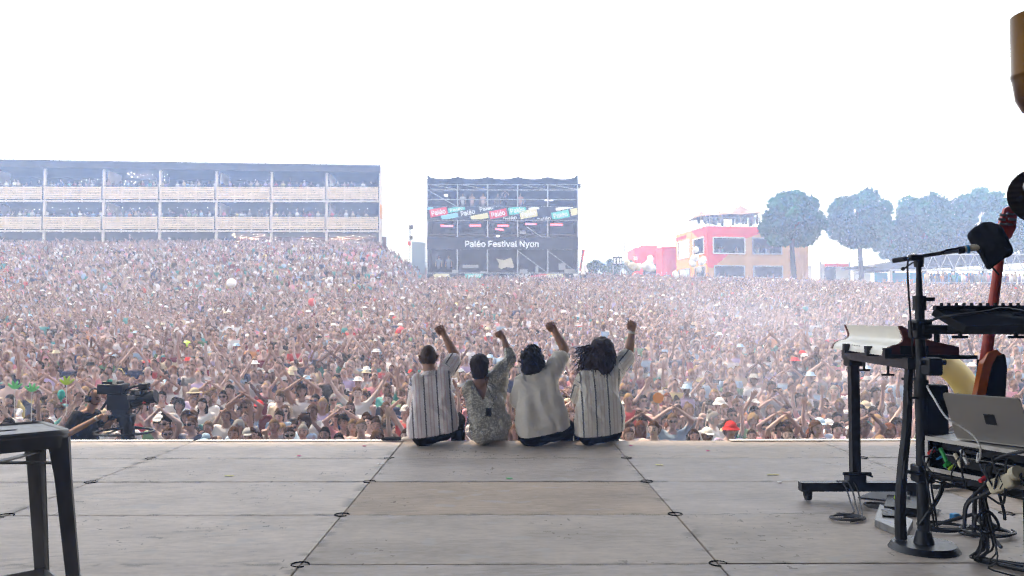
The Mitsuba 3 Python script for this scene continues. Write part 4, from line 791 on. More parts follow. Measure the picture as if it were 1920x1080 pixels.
for px, py in ((1880, 404), (1877, 412), (1879, 421), (1893, 402), (1896, 412), (1891, 421)):
    p = gp(px, py) - A(0, .012, 0); put('tuning_peg', MB().cyl(p - gx * .016, p + gx * .016, .0055, None, 10).ball(p - gx * .018, .008, 1).cyl(p, p + A(0, .02, 0), .006, None, 8).mesh(), 'steel', t)
body = [(1822, 752), (1824, 740), (1836, 682), (1846, 662), (1860, 656), (1872, 668), (1874, 690), (1870, 752), (1868, 800), (1850, 826), (1826, 822), (1815, 795)]
bp = np.array([gp(*p) for p in body]); put('body', trimesh.creation.extrude_polygon(Polygon([((p - g0) @ gx, (p - g0) @ gz) for p in bp]).buffer(.004), .042, engine='earcut').apply_transform(np.block([[np.stack([gx, gz, np.cross(gx, gz)], 1), (g0 + A(0, .0, 0))[:, None]], [np.zeros((1, 3)), np.ones((1, 1))]])), 'orange_lacquer', t)
plate_ = [(1837, 752), (1847, 700), (1853, 680), (1861, 666), (1875, 666), (1878, 690), (1874, 752), (1872, 800), (1854, 829), (1832, 815)]
pp = np.array([gp(*p) for p in plate_]); put('back_plate', MB().poly([((p - g0) @ gx, (p - g0) @ gz) for p in pp], g0 - A(0, .034, 0) * 0 - np.cross(gx, gz) * -.043, gx, gz, .006).mesh(), 'screen_black', t, smooth=False)
cb = [((p - g0) @ gx, (p - g0) @ gz) for p in pp]
put('back_cover', trimesh.convex.convex_hull(np.vstack([pp - A(0, .030, 0), pp - A(0, .0, 0)])), 'screen_black', t, smooth=False)
t2 = thing('guitar_stand', 'black guitar stand hidden behind the rack', 'guitar stand'); gb = A(g0[0] - .03, d + .06, 0)
put('post', MB().cyl(gb + A(0, .03, 0), gb + A(.05, .03, .95), .012, None, 10).mesh(), 'black_metal', t2); put('cradle', MB().cyl(gb + A(-.12, .03, .55), gb + A(.14, .03, .55), .012, None, 10).cyl(gb + A(-.12, .03, .55), gb + A(-.12, -.10, .57), .012, None, 10).cyl(gb + A(.14, .03, .55), gb + A(.14, -.10, .57), .012, None, 10).mesh(), 'black_metal', t2)
for a in (0.5, 2.6, 4.7): put('leg', MB().cyl(gb + A(0, .03, .12), gb + A(.25 * math.cos(a), .03 + .25 * math.sin(a), .012), .010, None, 8).mesh(), 'black_metal', t2)
solo('guitar_cable', MB().tube(spline([gp(1862, 672) - A(0, .05, 0), gp(1868, 664) - A(0, .06, 0), gp(1876, 676) - A(0, .04, 0), gp(1881, 710), gp(1881, 760), gp(1878, 800)], 24), .005, 6).mesh(), 'black_plastic', 'black cable looping from the guitar body', 'cable', 'black cables among the gear')

# ------------------------------------------------------------------ rack with the laptop
RA = A((1736 - 948) / F_PX * 4.12, 4.12, 0); RB = A(2.30, 3.62, 0); ru = unit(RB - RA); rn = A(-ru[1], ru[0], 0); rn = -rn if rn[0] < 0 else rn     # rn: into the rack
rn = A(-ru[1], ru[0], 0) if (A(-ru[1], ru[0], 0))[0] > 0 else A(ru[1], -ru[0], 0)
ZB, ZT = CAM_H - (880 - 598) / F_PX * 4.12, CAM_H - (817 - 598) / F_PX * 4.12
RL, RD = .60, .34
t = thing('equipment_rack', 'open metal rack box full of cables under the laptop', 'rack')
RM = np.stack([ru, rn, A(0, 0, 1)], 1)
def rk(u, v, z): return RA + ru * u + rn * v + A(0, 0, z)
put('lid', MB().box(rk(RL / 2, RD / 2, ZT - .004), [RL, RD, .010], RM).mesh(), 'aluminium', t, smooth=False)
put('floor_plate', MB().box(rk(RL / 2, RD / 2, ZB + .006), [RL, RD, .012], RM).mesh(), 'black_metal', t, smooth=False)
put('back_plate', MB().box(rk(RL / 2, RD - .004, (ZT + ZB) / 2), [RL - .01, .006, ZT - ZB - .024], RM).mesh(), 'black_plastic', t, smooth=False)
for u in (.006, RL - .006): put('side_plate', MB().box(rk(u, RD / 2, (ZT + ZB) / 2), [.010, RD - .012, ZT - ZB - .024], RM).mesh(), 'black_plastic', t, smooth=False)
for z in (ZT - .008, ZB + .010): put('frame_rail', MB().box(rk(RL / 2, -.006, z), [RL, .012, .020], RM).mesh(), 'aluminium', t, smooth=False)
put('frame_post', MB().box(rk(.008, -.007, (ZT + ZB) / 2), [.018, .012, ZT - ZB - .038], RM).mesh(), 'aluminium', t, smooth=False)
for i, (z, h) in enumerate(((.30, .40), (.68, .30))):
    zz = ZB + (ZT - ZB) * z; put('unit', MB().box(rk(RL / 2 + .01, .17, zz + .012), [RL - .08, .25, (ZT - ZB) * h * .8], RM).mesh(), 'black_plastic', t, smooth=False)
    put('unit_edge', MB().box(rk(RL / 2 + .01, .040, zz + .036), [RL - .12, .004, .005], RM).mesh(), 'steel', t, smooth=False)
put('underbox', MB().box(rk(RL / 2 + .06, RD / 2 + .04, ZB - .04), [RL - .16, RD - .12, .06], RM).mesh(), 'black_plastic', t, smooth=False)
put('support_arm', MB().cyl(A(PX, PY, ZB - .035), rk(.30, RD / 2, ZB - .035), .022, None, 14).rbox((PX, PY, ZB - .035), (.09, .09, .09), .01).cyl((PX - .03, PY - .05, ZB - .03), (PX - .13, PY - .07, ZB - .01), .010, None, 8).bar((PX - .13, PY - .07, ZB - .05), (PX - .12, PY - .07, ZB + .04), .014, .012).mesh(), 'black_metal', t)
put('support_leg', MB().cyl(rk(.40, RD / 2, .0), rk(.40, RD / 2, ZB - .03), .020, None, 14).mesh(), 'black_metal', t)
for (u, z, mt, r) in ((.05, .62, 'red_plastic', .010), (.14, .34, 'green_plastic', .011), (.165, .28, 'lime_plastic', .009), (.33, .12, 'red_plastic', .012), (.10, .5, 'blue_plastic', .006)):
    p = rk(u, -.012, ZB + (ZT - ZB) * z); put('plug', MB().cyl(p, p - rn * .035 - A(0, 0, .012), r, r * .8, 10).mesh(), mt, t)
for (u, z, mt) in ((.20, .42, 'cream_plastic'), (.235, .55, 'white_rubber'), (.12, .50, 'green_plastic')):
    p = rk(u, -.01, ZB + (ZT - ZB) * z); put('plug', MB().cyl(p + ru * -.03 + A(0, 0, .035), p + ru * .02 - rn * .02 - A(0, 0, .02), .010, .009, 10).mesh(), mt, t)
put('adapter', MB().rbox(rk(.45, -.05, ZB + .02), (.13, .06, .065), .012, RM @ trimesh.transformations.euler_matrix(0, -.5, 0)[:3, :3]).cyl(rk(.50, -.05, ZB + .07), rk(.53, -.06, ZB + .085), .03, None, 14).mesh(), 'cream_plastic', t)
# cables that leave the rack and gather above the floor
knot = P(1845, 930, 3.95); foot = P(1848, 985, 3.95); foot[2] = .01
rg = np.random.default_rng(21)
for i in range(11):
    u = .05 + .5 * rg.random(); z = ZB + (ZT - ZB) * rg.uniform(.35, .8); a = rk(u, .03, z); b = rk(u + rg.uniform(-.03, .05), -.05 - .05 * rg.random(), z + .012); c = rk(u + rg.uniform(-.02, .06), -.07, ZB - .02 * rg.random())
    e = knot + rg.normal(0, .016, 3); g2 = foot + A(rg.normal(0, .045), rg.normal(0, .05), .005)
    solo('cable', MB().tube(spline([a, b, c, .5 * c + .5 * e + rg.normal(0, .02, 3), e, g2 + A(.01, -.01, .07), g2, g2 + A(.18 + .3 * rg.random(), -.12 - .3 * rg.random(), 0), g2 + A(.7 + .3 * rg.random(), -.25 - .5 * rg.random(), 0)], 44), float(rg.uniform(.0036, .0055)), 6).mesh(), 'black_plastic', 'black cable hanging from the rack into the bundle below the laptop', 'cable', 'black cables hanging from the rack')
for nm, pts, r, lab in (('loop', [rk(.62, -.1, ZT + .03), P(1868, 862, 3.7), P(1850, 905, 3.8), P(1812, 945, 3.9), P(1808, 990, 3.9)], .008, 'thick black cable sweeping from upper right down across the rack front'), ('s', [P(1895, 895, 3.7), P(1850, 925, 3.75), P(1815, 945, 3.8), P(1808, 985, 3.8)], .008, 'thick black cable crossing left below the rack'),
                        ('d', [P(1868, 900, 3.8), P(1876, 935, 3.8), P(1883, 962, 3.8), P(1884, 975, 3.8)], .007, 'short black cable with a plug dangling right of the bundle'), ('w', [P(1770, 885, 4.2), P(1765, 920, 4.2), P(1748, 952, 4.15), P(1726, 985, 4.1)], .011, 'thick black cable slanting down left from the rack'),
                        ('v', [rk(.05, -.01, ZB + .01), P(1746, 905, 4.2), P(1752, 950, 4.15), P(1757, 990, 4.1)], .005, 'black cable dropping straight from the rack corner'), ('x', [P(1826, 985, 3.85), P(1835, 965, 3.85), P(1855, 960, 3.85), P(1872, 985, 3.85), P(1850, 1000, 3.85), P(1826, 987, 3.85)], .007, 'coil of black cable on the floor under the bundle')):
    solo('cable', MB().tube(spline(pts, 30), r, 7).mesh(), 'black_plastic', lab, 'cable', 'black cables among the gear')
solo('laptop_cable', MB().tube(spline([P(1735, 690, 4.3), P(1738, 722, 4.2), P(1752, 748, 3.95), P(1775, 783, 3.86), P(1805, 802, 3.82), P(1828, 820, 3.78), P(1838, 840, 3.76), P(1838, 858, 3.78), P(1832, 866, 3.78), P(1834, 850, 3.82)], 60), .0050, 7).mesh(), 'white_rubber', 'pale grey cable curving over the laptop lid', 'cable')
t = thing('laptop', 'grey laptop with a black square on its lid, open on the rack', 'laptop')
la, lb = P(1794, 823, 3.97), P(1938, 838, 3.68); la[2] = lb[2] = ZT + .006; lu = unit(lb - la); ln = A(-lu[1], lu[0], 0); ln = ln if ln[0] < 0 else -ln
tilt = math.radians(27); lw, lh = .345, .245; lv = A(0, 0, math.cos(tilt)) + ln * math.sin(tilt)
shape = sbox(0, 0, lw, lh).buffer(-.012).buffer(.012); 
put('lid', MB().poly(list(shape.exterior.coords), la + A(0, 0, .012), lu, lv, .007).mesh(), 'laptop_grey', t)
outn = np.cross(lu, lv)
sgn = 1.0 if outn @ ln > 0 else -1.0
so = la + A(0, 0, .012) + outn * (.0072 if sgn > 0 else -.0002)
put('black_square', MB().poly([(.165, .095), (.215, .095), (.215, .150), (.165, .150)], so if sgn > 0 else so - outn * .0010, lu, lv, .0010).mesh(), 'screen_black', t, smooth=False)
put('base', MB().box(la + lu * lw / 2 - ln * .125 + A(0, 0, .007), [lw, .24, .012], np.stack([lu, -ln, A(0, 0, 1)], 1)).mesh(), 'laptop_grey', t, smooth=False)
put('screen', MB().poly([(.010, .012), (lw - .010, .012), (lw - .010, lh - .010), (.010, lh - .010)], la + A(0, 0, .012) - outn * (.0012 if sgn > 0 else -.0072), lu, lv, .0010).mesh(), 'screen_black', t, smooth=False)
solo('paper_sheet', MB().box(rk(.10, .12, ZT + .0022), [.17, .20, .002], RM @ rotz(.25)).mesh(), 'white_rubber', 'white sheet of paper on the rack beside the laptop', 'paper', smooth=False)

# ------------------------------------------------------------------ things on the floor around the gear
F = lambda px, py: P(px, py, CAM_H * F_PX / (py - 598))
def floorquad(q, z0, z1):
    v = [F(*p) for p in q]; return trimesh.convex.convex_hull(np.vstack([[(p[0], p[1], z0) for p in v], [(p[0], p[1], z1) for p in v]]))
solo('floor_mat', floorquad([(1608, 932), (1685, 903), (1727, 903), (1690, 940)], .001, .008), 'grey_rubber', 'flat black mat on the boards under the keyboard stand', 'mat', smooth=False)
t = thing('pedal', 'dark green effect pedal on the floor under the synthesizer', 'pedal')
put('housing', floorquad([(1658, 962), (1664, 940), (1727, 944), (1730, 968)], .002, .05), 'green_plastic', t, smooth=False); scene[t + '__housing']['bsdf'] = {'type': 'ref', 'id': 'black_plastic'}
p = F(1680, 948); put('lamp', MB().cyl((p[0], p[1], .05), (p[0], p[1], .066), .011, None, 10).mesh(), 'lime_plastic', t); put('footswitch', MB().cyl((p[0] + .08, p[1], .05), (p[0] + .08, p[1], .068), .009, None, 10).mesh(), 'steel', t)
t = thing('volume_pedal', 'low dark metal foot pedal lying left of the pole foot', 'pedal')
put('plate', floorquad([(1640, 985), (1650, 955), (1712, 985), (1700, 1010)], .002, .04), 'gunmetal', t, smooth=False); p = F(1668, 975); put('tread', MB().box((p[0], p[1], .046), (.08, .16, .010), rotz(-.4)).mesh(), 'black_plastic', t, smooth=False)
t = thing('pedal_board', 'slanted metal pedal board on the floor behind the rack', 'pedal board')
for i in range(5):
    a, b = F(1755 + 14 * i, 905 - 2 * i), F(1800 + 14 * i, 918 - 1 * i); put('rail', MB().bar(A(a[0], a[1], .04), A(b[0], b[1], .06), .045, .012).mesh(), 'aluminium', t, smooth=False)
a, b = F(1752, 918), F(1850, 910); put('frame', MB().bar(A(a[0], a[1], .025), A(b[0], b[1], .035), .03, .03).mesh(), 'black_metal', t, smooth=False)
t = thing('keyboard_pedal_rail', 'ribbed black pedal rail at the lower right behind the cables', 'pedal board')
for i in range(4):
    a, b = F(1884 + 9 * i, 918 - 3 * i), F(1960 + 9 * i, 962 - 3 * i); put('rib', MB().bar(A(a[0], a[1], .03), A(b[0], b[1], .03), .03, .02).mesh(), 'black_metal' if i % 2 else 'aluminium', t, smooth=False)
for i, (px, py, mt, lab) in enumerate([(1730, 956, 'red_plastic', 'red plug lying by the foot of the pole'), (1752, 962, 'white_rubber', 'white adapter lying by the foot of the pole'), (1790, 972, 'blue_plastic', 'small blue plug on the floor right of the pole'), (1845, 975, 'blue_plastic', 'blue tape ring around the cable bundle near the floor')]):
    p = F(px, py); solo('plug', MB().rbox((p[0], p[1], .02), (.035, .05, .035), .006, rotz(i)).cyl((p[0], p[1], .02), (p[0] + .05, p[1] + .03, .015), .007, None, 8).mesh(), mt, lab, 'plug')
rg = np.random.default_rng(3)
for i, (px, py, r, n, lab) in enumerate([(1645, 950, .07, 3, 'coil of grey cable on the floor left of the pedal'), (1768, 990, .12, 3, 'tangle of black cable on the floor right of the pole foot'), (1850, 1000, .13, 3, 'ring of black cable on the floor below the bundle'), (1590, 972, .09, 2, 'loop of cable lying below the keyboard stand foot')]):
    p = F(px, py); a = np.linspace(0, n * 2 * np.pi, 60); rr = r * (1 + .12 * np.sin(a * 1.7 + i)); solo('coiled_cable', MB().tube(np.stack([p[0] + rr * np.cos(a), p[1] + .8 * rr * np.sin(a), .008 + .010 * a / 6.3 * .6], 1), .006, 6).mesh(), 'grey_rubber' if i in (0, 3) else 'black_plastic', lab, 'cable')
for i in range(3):
    p = A(L1[0] - .10 + .035 * i, L1[1] - .035, .118); q = F(1600 + 8 * i, 962 + 5 * i); solo('cable', MB().tube(spline([p + A(-.01, .06, 0), p + A(0, -.004, .004), p + A(.02, -.03, -.05), A(.5 * p[0] + .5 * q[0] + .02, .5 * p[1] + .5 * q[1], .03), A(q[0], q[1], .008), A(q[0] - .10, q[1] - .04 * i, .008)], 26), .0048, 6).mesh(), 'grey_rubber', 'grey cable draped over the foot of the keyboard stand', 'cable', 'grey cables over the keyboard stand foot')
solo('cable', MB().tube(spline([P(1708, 672, 4.36), P(1704, 700, 4.33), P(1700, 800, 4.33), P(1692, 880, 4.3), P(1688, 960, 4.28), P(1690, 1010, 4.28)], 30), np.linspace(.020, .030, 31), 9).mesh(), 'black_plastic', 'thick wrapped black cable loom hanging from the synthesizer down to the floor', 'cable', 'black cables among the gear')
t = thing('flight_case', 'black flight case corner at the lower right edge', 'flight case'); p = F(1905, 975)
put('box', MB().rbox((2.50, 3.25, .185), (.66, .66, .37), .012, rotz(.785)).mesh(), 'black_plastic', t); put('edge', MB().bar(A(2.50, 3.25, .372) + rotz(.785) @ A(-.32, -.32, 0), A(2.50, 3.25, .372) + rotz(.785) @ A(-.32, .32, 0), .02, .012).mesh(), 'aluminium', t, smooth=False)

# ------------------------------------------------------------------ brass things at the upper right edge
t = thing('cymbal', 'dark bronze cymbal with a silver wing nut at the right edge', 'cymbal'); cc = P(1953, 366, 3.6); cr = 57 / F_PX * 3.6; nrm = unit(A(-.35, -.9, .22))
pr = [(0, .020), (.016, .019), (.024, .006), (.06, .003), (cr * .7, .0), (cr, -.006), (cr, -.008), (cr * .7, -.002), (.06, .001), (.024, .003), (.001, .015)]
put('plate', MB().lathe(pr, cc, nrm, 48).mesh(), 'dark_bronze', t); put('wing_nut', MB().ball(cc + nrm * .02 + A(-.075, 0, .03), A(.010, .012, .022), 2).cyl(cc, cc + nrm * .035, .006, None, 10).mesh(), 'steel', t)
put('rod', MB().cyl(cc, cc + A(.30, .10, -.05), .010, None, 10).cyl(cc + A(.30, .10, -.05), A(cc[0] + .32, cc[1] + .12, .0), .014, None, 10).mesh(), 'black_metal', t)
for a in (.6, 2.7, 4.8): put('leg', MB().cyl(A(cc[0] + .32, cc[1] + .12, .35), A(cc[0] + .32 + .28 * math.cos(a), cc[1] + .12 + .28 * math.sin(a), .01), .010, None, 8).mesh(), 'black_metal', t)
t = thing('brass_lamp', 'rounded brass canister hanging at the upper right corner', 'lamp'); c = P(1965, 216, 3.2); r = 59 / F_PX * 3.2; h = .40
pr = [(.001, 0), (r * .45, .006), (r * .72, .025), (r * .90, .07), (r * .97, .14), (r, .155), (r * 1.02, .160), (r * 1.02, .170), (r, .175), (r, h), (r * .9, h), (.001, h + .02)]
put('canister', MB().lathe(pr, c, (0, 0, 1), 40).mesh(), 'brass', t); put('hanger', MB().cyl(c + A(0, 0, h), A(c[0], c[1], ROOF_Z - .7), .006, None, 8).mesh(), 'black_metal', t)

# ------------------------------------------------------------------ broadcast camera and its operator in the pit
PZ = -1.60
solo('camera_platform', MB().aabb(-7.3, -4.0, 10.3, 12.2, PZ - .12, PZ).aabb(-7.2, -4.1, 10.4, 12.1, -2.25, PZ - .123).mesh(), 'black_metal', 'black platform in the pit under the broadcast camera', 'platform', smooth=False)
d = 11.0; Q = lambda px, py, dd=d: P(px, py, dd)
t = thing('broadcast_camera', 'black broadcast camera on a pedestal with a steering ring in front of the crowd', 'camera')
def cbx(x0, x1, y0, y1, dep, r=.012, dd=d): a, b = Q(x0, y1, dd), Q(x1, y0, dd); return ((a + b) / 2, (b[0] - a[0], dep, b[2] - a[2]), r)
put('body', MB().rbox(*cbx(206, 250, 738, 768, .20)).rbox(*cbx(214, 244, 764, 782, .16)).mesh(), 'black_plastic', t)
put('viewfinder', MB().rbox(*cbx(190, 236, 719, 738, .26, .015)).rbox(*cbx(196, 228, 714, 722, .18)).mesh(), 'black_plastic', t)
put('viewfinder_guard', MB().tube(spline([Q(200, 720), Q(186, 722), Q(184, 730), Q(188, 738), Q(204, 738)], 20), .008, 6).mesh(), 'black_metal', t)
put('top_handle', MB().tube(spline([Q(232, 736), Q(246, 726), Q(268, 722), Q(280, 722)], 16), .018, 8).rbox(*cbx(262, 280, 718, 731, .10)).mesh(), 'black_plastic', t)
put('sticker', MB().box(Q(214.5, 716, d - .15), (.05, .01, .055)).mesh(), 'white_rubber', t, smooth=False); put('tally_tape', MB().box(Q(206, 713.5, d - .12), (.045, .05, .025)).mesh(), 'teal_plastic', t, smooth=False)
put('lens', MB().cyl(Q(248, 752), Q(276, 746), .085, .075, 20).rbox(*cbx(248, 270, 730, 742, .14)).mesh(), 'black_plastic', t)
put('lens_hood', MB().cyl(Q(274, 746.5), Q(293, 742.5), .072, .088, 20).mesh(), 'black_plastic', t)
put('red_mark', MB().box(Q(270, 755, d - .07), (.04, .01, .02)).mesh(), 'red_plastic', t, smooth=False)
put('rig', MB().tube(spline([Q(236, 770), Q(250, 764), Q(262, 766), Q(256, 776)], 14), .010, 6).box(Q(246, 745, d - .12), (.10, .03, .05)).box(Q(258, 737, d - .12), (.06, .03, .04)).mesh(), 'grey_rubber', t)
put('pan_head', MB().cyl(Q(238, 802), Q(238, 780), .085, .11, 20).rbox(*cbx(224, 250, 776, 790, .18)).mesh(), 'black_metal', t)
for a, b in (((222, 770), (188, 800)), ((224, 782), (176, 788)), ((206, 745), (190, 768))): put('pan_bar', MB().cyl(Q(*a), Q(*b, d - .10), .016, None, 10).mesh(), 'black_metal', t)
put('focus_control', MB().rbox(Q(205, 783, d - .08), (.12, .10, .07), .015).rbox(Q(212, 770, d - .05), (.05, .06, .05), .01).mesh(), 'black_plastic', t)
cx = Q(240, 808); put('column', MB().cyl((cx[0], d, PZ), (cx[0], d, cx[2] - .10), .11, None, 20).cyl((cx[0], d, cx[2] - .10), (cx[0], d, cx[2] + .06), .085, None, 20).mesh(), 'black_metal', t)
a = np.linspace(0, 2 * np.pi, 41); rr = 51 / F_PX * d; ring = np.stack([cx[0] - .05 + rr * np.cos(a), d + rr * np.sin(a), 0 * a + cx[2] - .01], 1); put('steering_ring', MB().tube(ring, .016, 8).mesh(), 'black_metal', t)
for q in (.5, 2.6, 4.4): put('spoke', MB().cyl((cx[0] - .05 + rr * math.cos(q), d + rr * math.sin(q), cx[2] - .01), (cx[0], d, cx[2] + .07), .012, None, 8).mesh(), 'black_metal', t)
for q in (.3, 2.4, 4.5): put('foot', MB().bar((cx[0], d, PZ + .06), (cx[0] + .42 * math.cos(q), d + .42 * math.sin(q), PZ + .06), .08, .08).cyl((cx[0] + .42 * math.cos(q), d + .42 * math.sin(q) - .02, PZ + .05), (cx[0] + .42 * math.cos(q), d + .42 * math.sin(q) + .02, PZ + .05), .05, None, 14).mesh(), 'black_metal', t)
dd = 11.15; O = lambda px, py, y=dd: P(px, py, y)
J = dict(pel=O(158, 828) , chest=O(160, 792), neck=O(166, 772), head=O(176, 747), shL=O(146, 780, 10.98), shR=O(178, 778, 11.3), elL=O(130, 806, 10.86), wrL=O(188, 781, 10.86), elR=O(200, 802, 11.3), wrR=O(210, 786, 11.15))
J['pel'] = A(J['chest'][0], dd, PZ + .95); J['hipL'], J['hipR'] = J['pel'] + A(-.03, -.10, -.02), J['pel'] + A(.03, .10, -.02)
for s in 'LR': J['kn' + s] = J['hip' + s] + A(.03, 0, -.42); J['an' + s] = J['kn' + s] + A(-.03, 0, -.42); J['to' + s] = J['an' + s] + A(.17, 0, -.05)
J['R'] = rotz(math.radians(-108)) @ trimesh.transformations.euler_matrix(-.12, 0, 0)[:3, :3]
J['elL'] = J['shL'] + unit(J['elL'] - J['shL']) * .29
for s in 'LR': J['hw' + s] = A(1, 0, -.2); J['hs' + s] = A(.2, -.2, 1); J['hp' + s] = 'grip'
t = tag(newkey('person'), 'bald camera operator in a black t-shirt and headphones gripping the broadcast camera', 'person')
m, col = chain_body(J, 1.0, (.34, .19, .125)); put('body', m, 'figure_skin', t, smooth=True, color=col)
pa = torso_parts(J, 1.0, .0)
for s in 'LR': pa.append(bone(J['sh' + s], J['sh' + s] + (J['el' + s] - J['sh' + s]) * .55, .075, .072, 14))
put('shirt', garment(pa, .03, [(J['pel'] - A(0, 0, .02), A(0, 0, 1))], .008, 4), 'black_cloth', t, smooth=True); trousers(J, 1.0, 'black_trousers', t, 3)
hd = J['head']; R = J['R']
put('headphones', MB().rbox(hd + R @ A(.085, -.015, .0), (.035, .085, .095), .014, R).rbox(hd + R @ A(-.085, -.015, .0), (.035, .085, .095), .014, R).tube(np.array([hd + R @ A(.088 * math.cos(q), -.012, .035 + .095 * math.sin(q)) for q in np.linspace(0, np.pi, 18)]), .010, 6).tube(spline([hd + R @ A(.09, 0, -.03), hd + R @ A(.075, .09, -.06), hd + R @ A(.03, .125, -.065)], 10), .004, 5).mesh(), 'black_plastic', t)
d2 = unit(J['wrL'] - J['elL']); put('wristband', MB().cyl(J['wrL'] - d2 * .06, J['wrL'] - d2 * .035, .036, .034, 14).mesh(), 'white_rubber', t)

# ------------------------------------------------------------------ materials of the far structures
mat('black_scrim', lambda p, n, uv: mi.Color3f(.006, .012, .026) * (.7 + .6 * fbm(p.x * .8, p.y * .8, p.z * .8)), .95, spec=.05)
mat('scaffold_steel', (.42, .43, .45), .45, .6)
mat('banner_dark', lambda p, n, uv: mi.Color3f(.022, .03, .05) * (.85 + .3 * fbm(p.x * .9, p.y, p.z * .9)), .85, spec=.05)
for nm, c in dict(print_red=(.66, .05, .08), print_teal=(.10, .55, .48), print_cream=(.74, .68, .38), print_white=(.80, .80, .80), print_blue=(.25, .55, .68)).items(): diffuse(nm, c)
mat('flag_cloth', lambda p, n, uv: mi.Color3f(.55, .50, .38) * (.8 + .4 * fbm(p.x * 2, p.y * 2, p.z * 2)), .9, spec=.05)
mat('slat_wood', lambda p, n, uv: mi.Color3f(.74, .58, .41) * (.75 + .5 * noise(p.x * .9, p.y, p.z * 9)), .75)
mat('pale_post', (.68, .60, .52), .6)
mat('dark_timber', lambda p, n, uv: mi.Color3f(.05, .043, .045) * (.7 + .6 * fbm(p.x * .6, p.y, p.z * 1.4)), .85)
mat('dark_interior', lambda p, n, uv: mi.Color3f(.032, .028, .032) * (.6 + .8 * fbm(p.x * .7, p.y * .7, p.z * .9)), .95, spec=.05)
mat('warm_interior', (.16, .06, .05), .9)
mat('pink_panel', lambda p, n, uv: mi.Color3f(.80, .05, .045) * (.85 + .25 * fbm(p.x * .9, p.y * .9, p.z * .9)), .6)
mat('orange_panel', lambda p, n, uv: mi.Color3f(.72, .30, .06) * (.85 + .25 * fbm(p.x * .9, p.y * .9, p.z * .9)), .6)
mat('tan_panel', lambda p, n, uv: mi.Color3f(.58, .32, .12) * (.85 + .25 * fbm(p.x * .9, p.y * .9, p.z * .9)), .6)
mat('tent_white', lambda p, n, uv: mi.Color3f(.74, .74, .74) * (.9 + .15 * fbm(p.x, p.y, p.z)), .8)
mat('blue_panel', lambda p, n, uv: mi.Color3f(.01, .34, .75) * (.85 + .3 * noise(p.x * .9, p.y, p.z * .9)), .5)
mat('pavilion_roof', (.07, .08, .10), .7)
mat('balloon_white', (.80, .80, .77), .35)
mat('window_dark', (.02, .022, .026), .25)
mat('bark', lambda p, n, uv: mi.Color3f(.055, .043, .032) * (.6 + .8 * noise(p.x * 6, p.y * 6, p.z * 1.5)), .9)
leaf = lambda c: {'type': 'twosided', 'bsdf': {'type': 'diffuse', 'reflectance': {'type': 'mesh_attribute', 'name': 'vertex_color'}}}
scene['leaf'] = leaf(0)
def S(d): return F_PX / d                                               # pixels per metre at depth d

# ------------------------------------------------------------------ mixing tower
d = 69.5; k = S(d); fz = lambda py: P(960, py, d)[2]; fx = lambda px: P(px, 500, d)[0]
X0, X1 = fx(801), fx(1083.5); Y0, Y1 = d, d + 8.0; ZG = float(ground_z((X0 + X1) / 2, d)) - .1; NB = 5; bw = (X1 - X0) / NB
xs = [X0 + bw * i for i in range(NB + 1)]; ZTOP = fz(332); zs = dict(beam=fz(346), rail0=fz(356), dk1=fz(388), dk1b=fz(413), f1=fz(418), s0=fz(446), s1=fz(467), fl=fz(512))
t = thing('mixing_tower', 'tall dark scaffold tower clad in black cloth with coloured banners in the crowd', 'mixing tower')
for y in (Y0, Y1):
    for x in xs: put('standard', MB().cyl((x, y, ZG), (x, y, ZTOP - .2), .055 if y == Y0 else .04, None, 8).mesh(), 'scaffold_steel', t)
for z in (zs['beam'], zs['rail0'], fz(374), zs['dk1'], zs['dk1b'], zs['s0'], zs['s1'], zs['fl'], fz(395)):
    put('ledger', MB().cyl((X0, Y0 + .06, z), (X1, Y0 + .06, z), .04, None, 6).mesh(), 'scaffold_steel', t)
for (a, za, b, zb) in ((0, 356, 1, 388), (3, 470, 4, 512), (4, 470, 5, 512), (3.3, 425, 3.8, 444), (0, 345, 1, 355), (1, 345, 2, 355), (3, 345, 4, 355), (4, 345, 5, 355)):
    put('brace', MB().cyl((X0 + bw * a, Y0 + .10, fz(za)), (X0 + bw * b, Y0 + .10, fz(zb)), .035, None, 6).mesh(), 'scaffold_steel', t)
put('back_cloth', MB().aabb(X0, X1, Y1 - .9, Y1 - .85, ZG, ZTOP - .4).mesh(), 'black_scrim', t, smooth=False)
for x in (X0 - .02, X1 + .02): put('side_cloth', MB().aabb(x - .03, x + .03, Y0 + .08, Y1 - .9, ZG, ZTOP - .25).mesh(), 'black_scrim', t, smooth=False)
sc = []
for i in range(NB):
    for q in np.linspace(0, 1, 9)[: 9 if i == NB - 1 else 8]: sc.append((X0 + bw * (i + q), ZTOP - .19 * (1 - (2 * q - 1) ** 2) + (.18 if (i == 0 and q == 0) or (i == NB - 1 and q == 1) else 0)))
lo = [(X1, fz(345)), (X0, fz(345))]
put('roof_cloth', MB().poly(sc + lo, (0, Y0 - .02, 0), A(1, 0, 0), A(0, 0, 1), .05).mesh(), 'black_scrim', t, smooth=False)
put('roof_cloth', MB().quadplate([(X0, Y0 - .01, ZTOP - .36), (X1, Y0 - .01, ZTOP - .36), (X1, Y1, ZTOP - .5), (X0, Y1, ZTOP - .5)], .04).mesh(), 'black_scrim', t, smooth=False)
for z in (zs['dk1'] - .35, zs['f1'] - .9, zs['fl'] - .15): put('deck', MB().aabb(X0 + .05, X1 - .05, Y0 + .3, Y1 - 1, z - .12, z).mesh(), 'dark_timber', t, smooth=False)
put('partition', MB().aabb(X0 + .1, X1 - .1, Y0 + 3.4, Y0 + 3.45, zs['fl'], ZTOP - .6).mesh(), 'black_scrim', t, smooth=False)
put('sign_banner', MB().aabb(X0, X1, Y0 - .10, Y0 - .06, fz(468), fz(445)).mesh(), 'banner_dark', t, smooth=False)
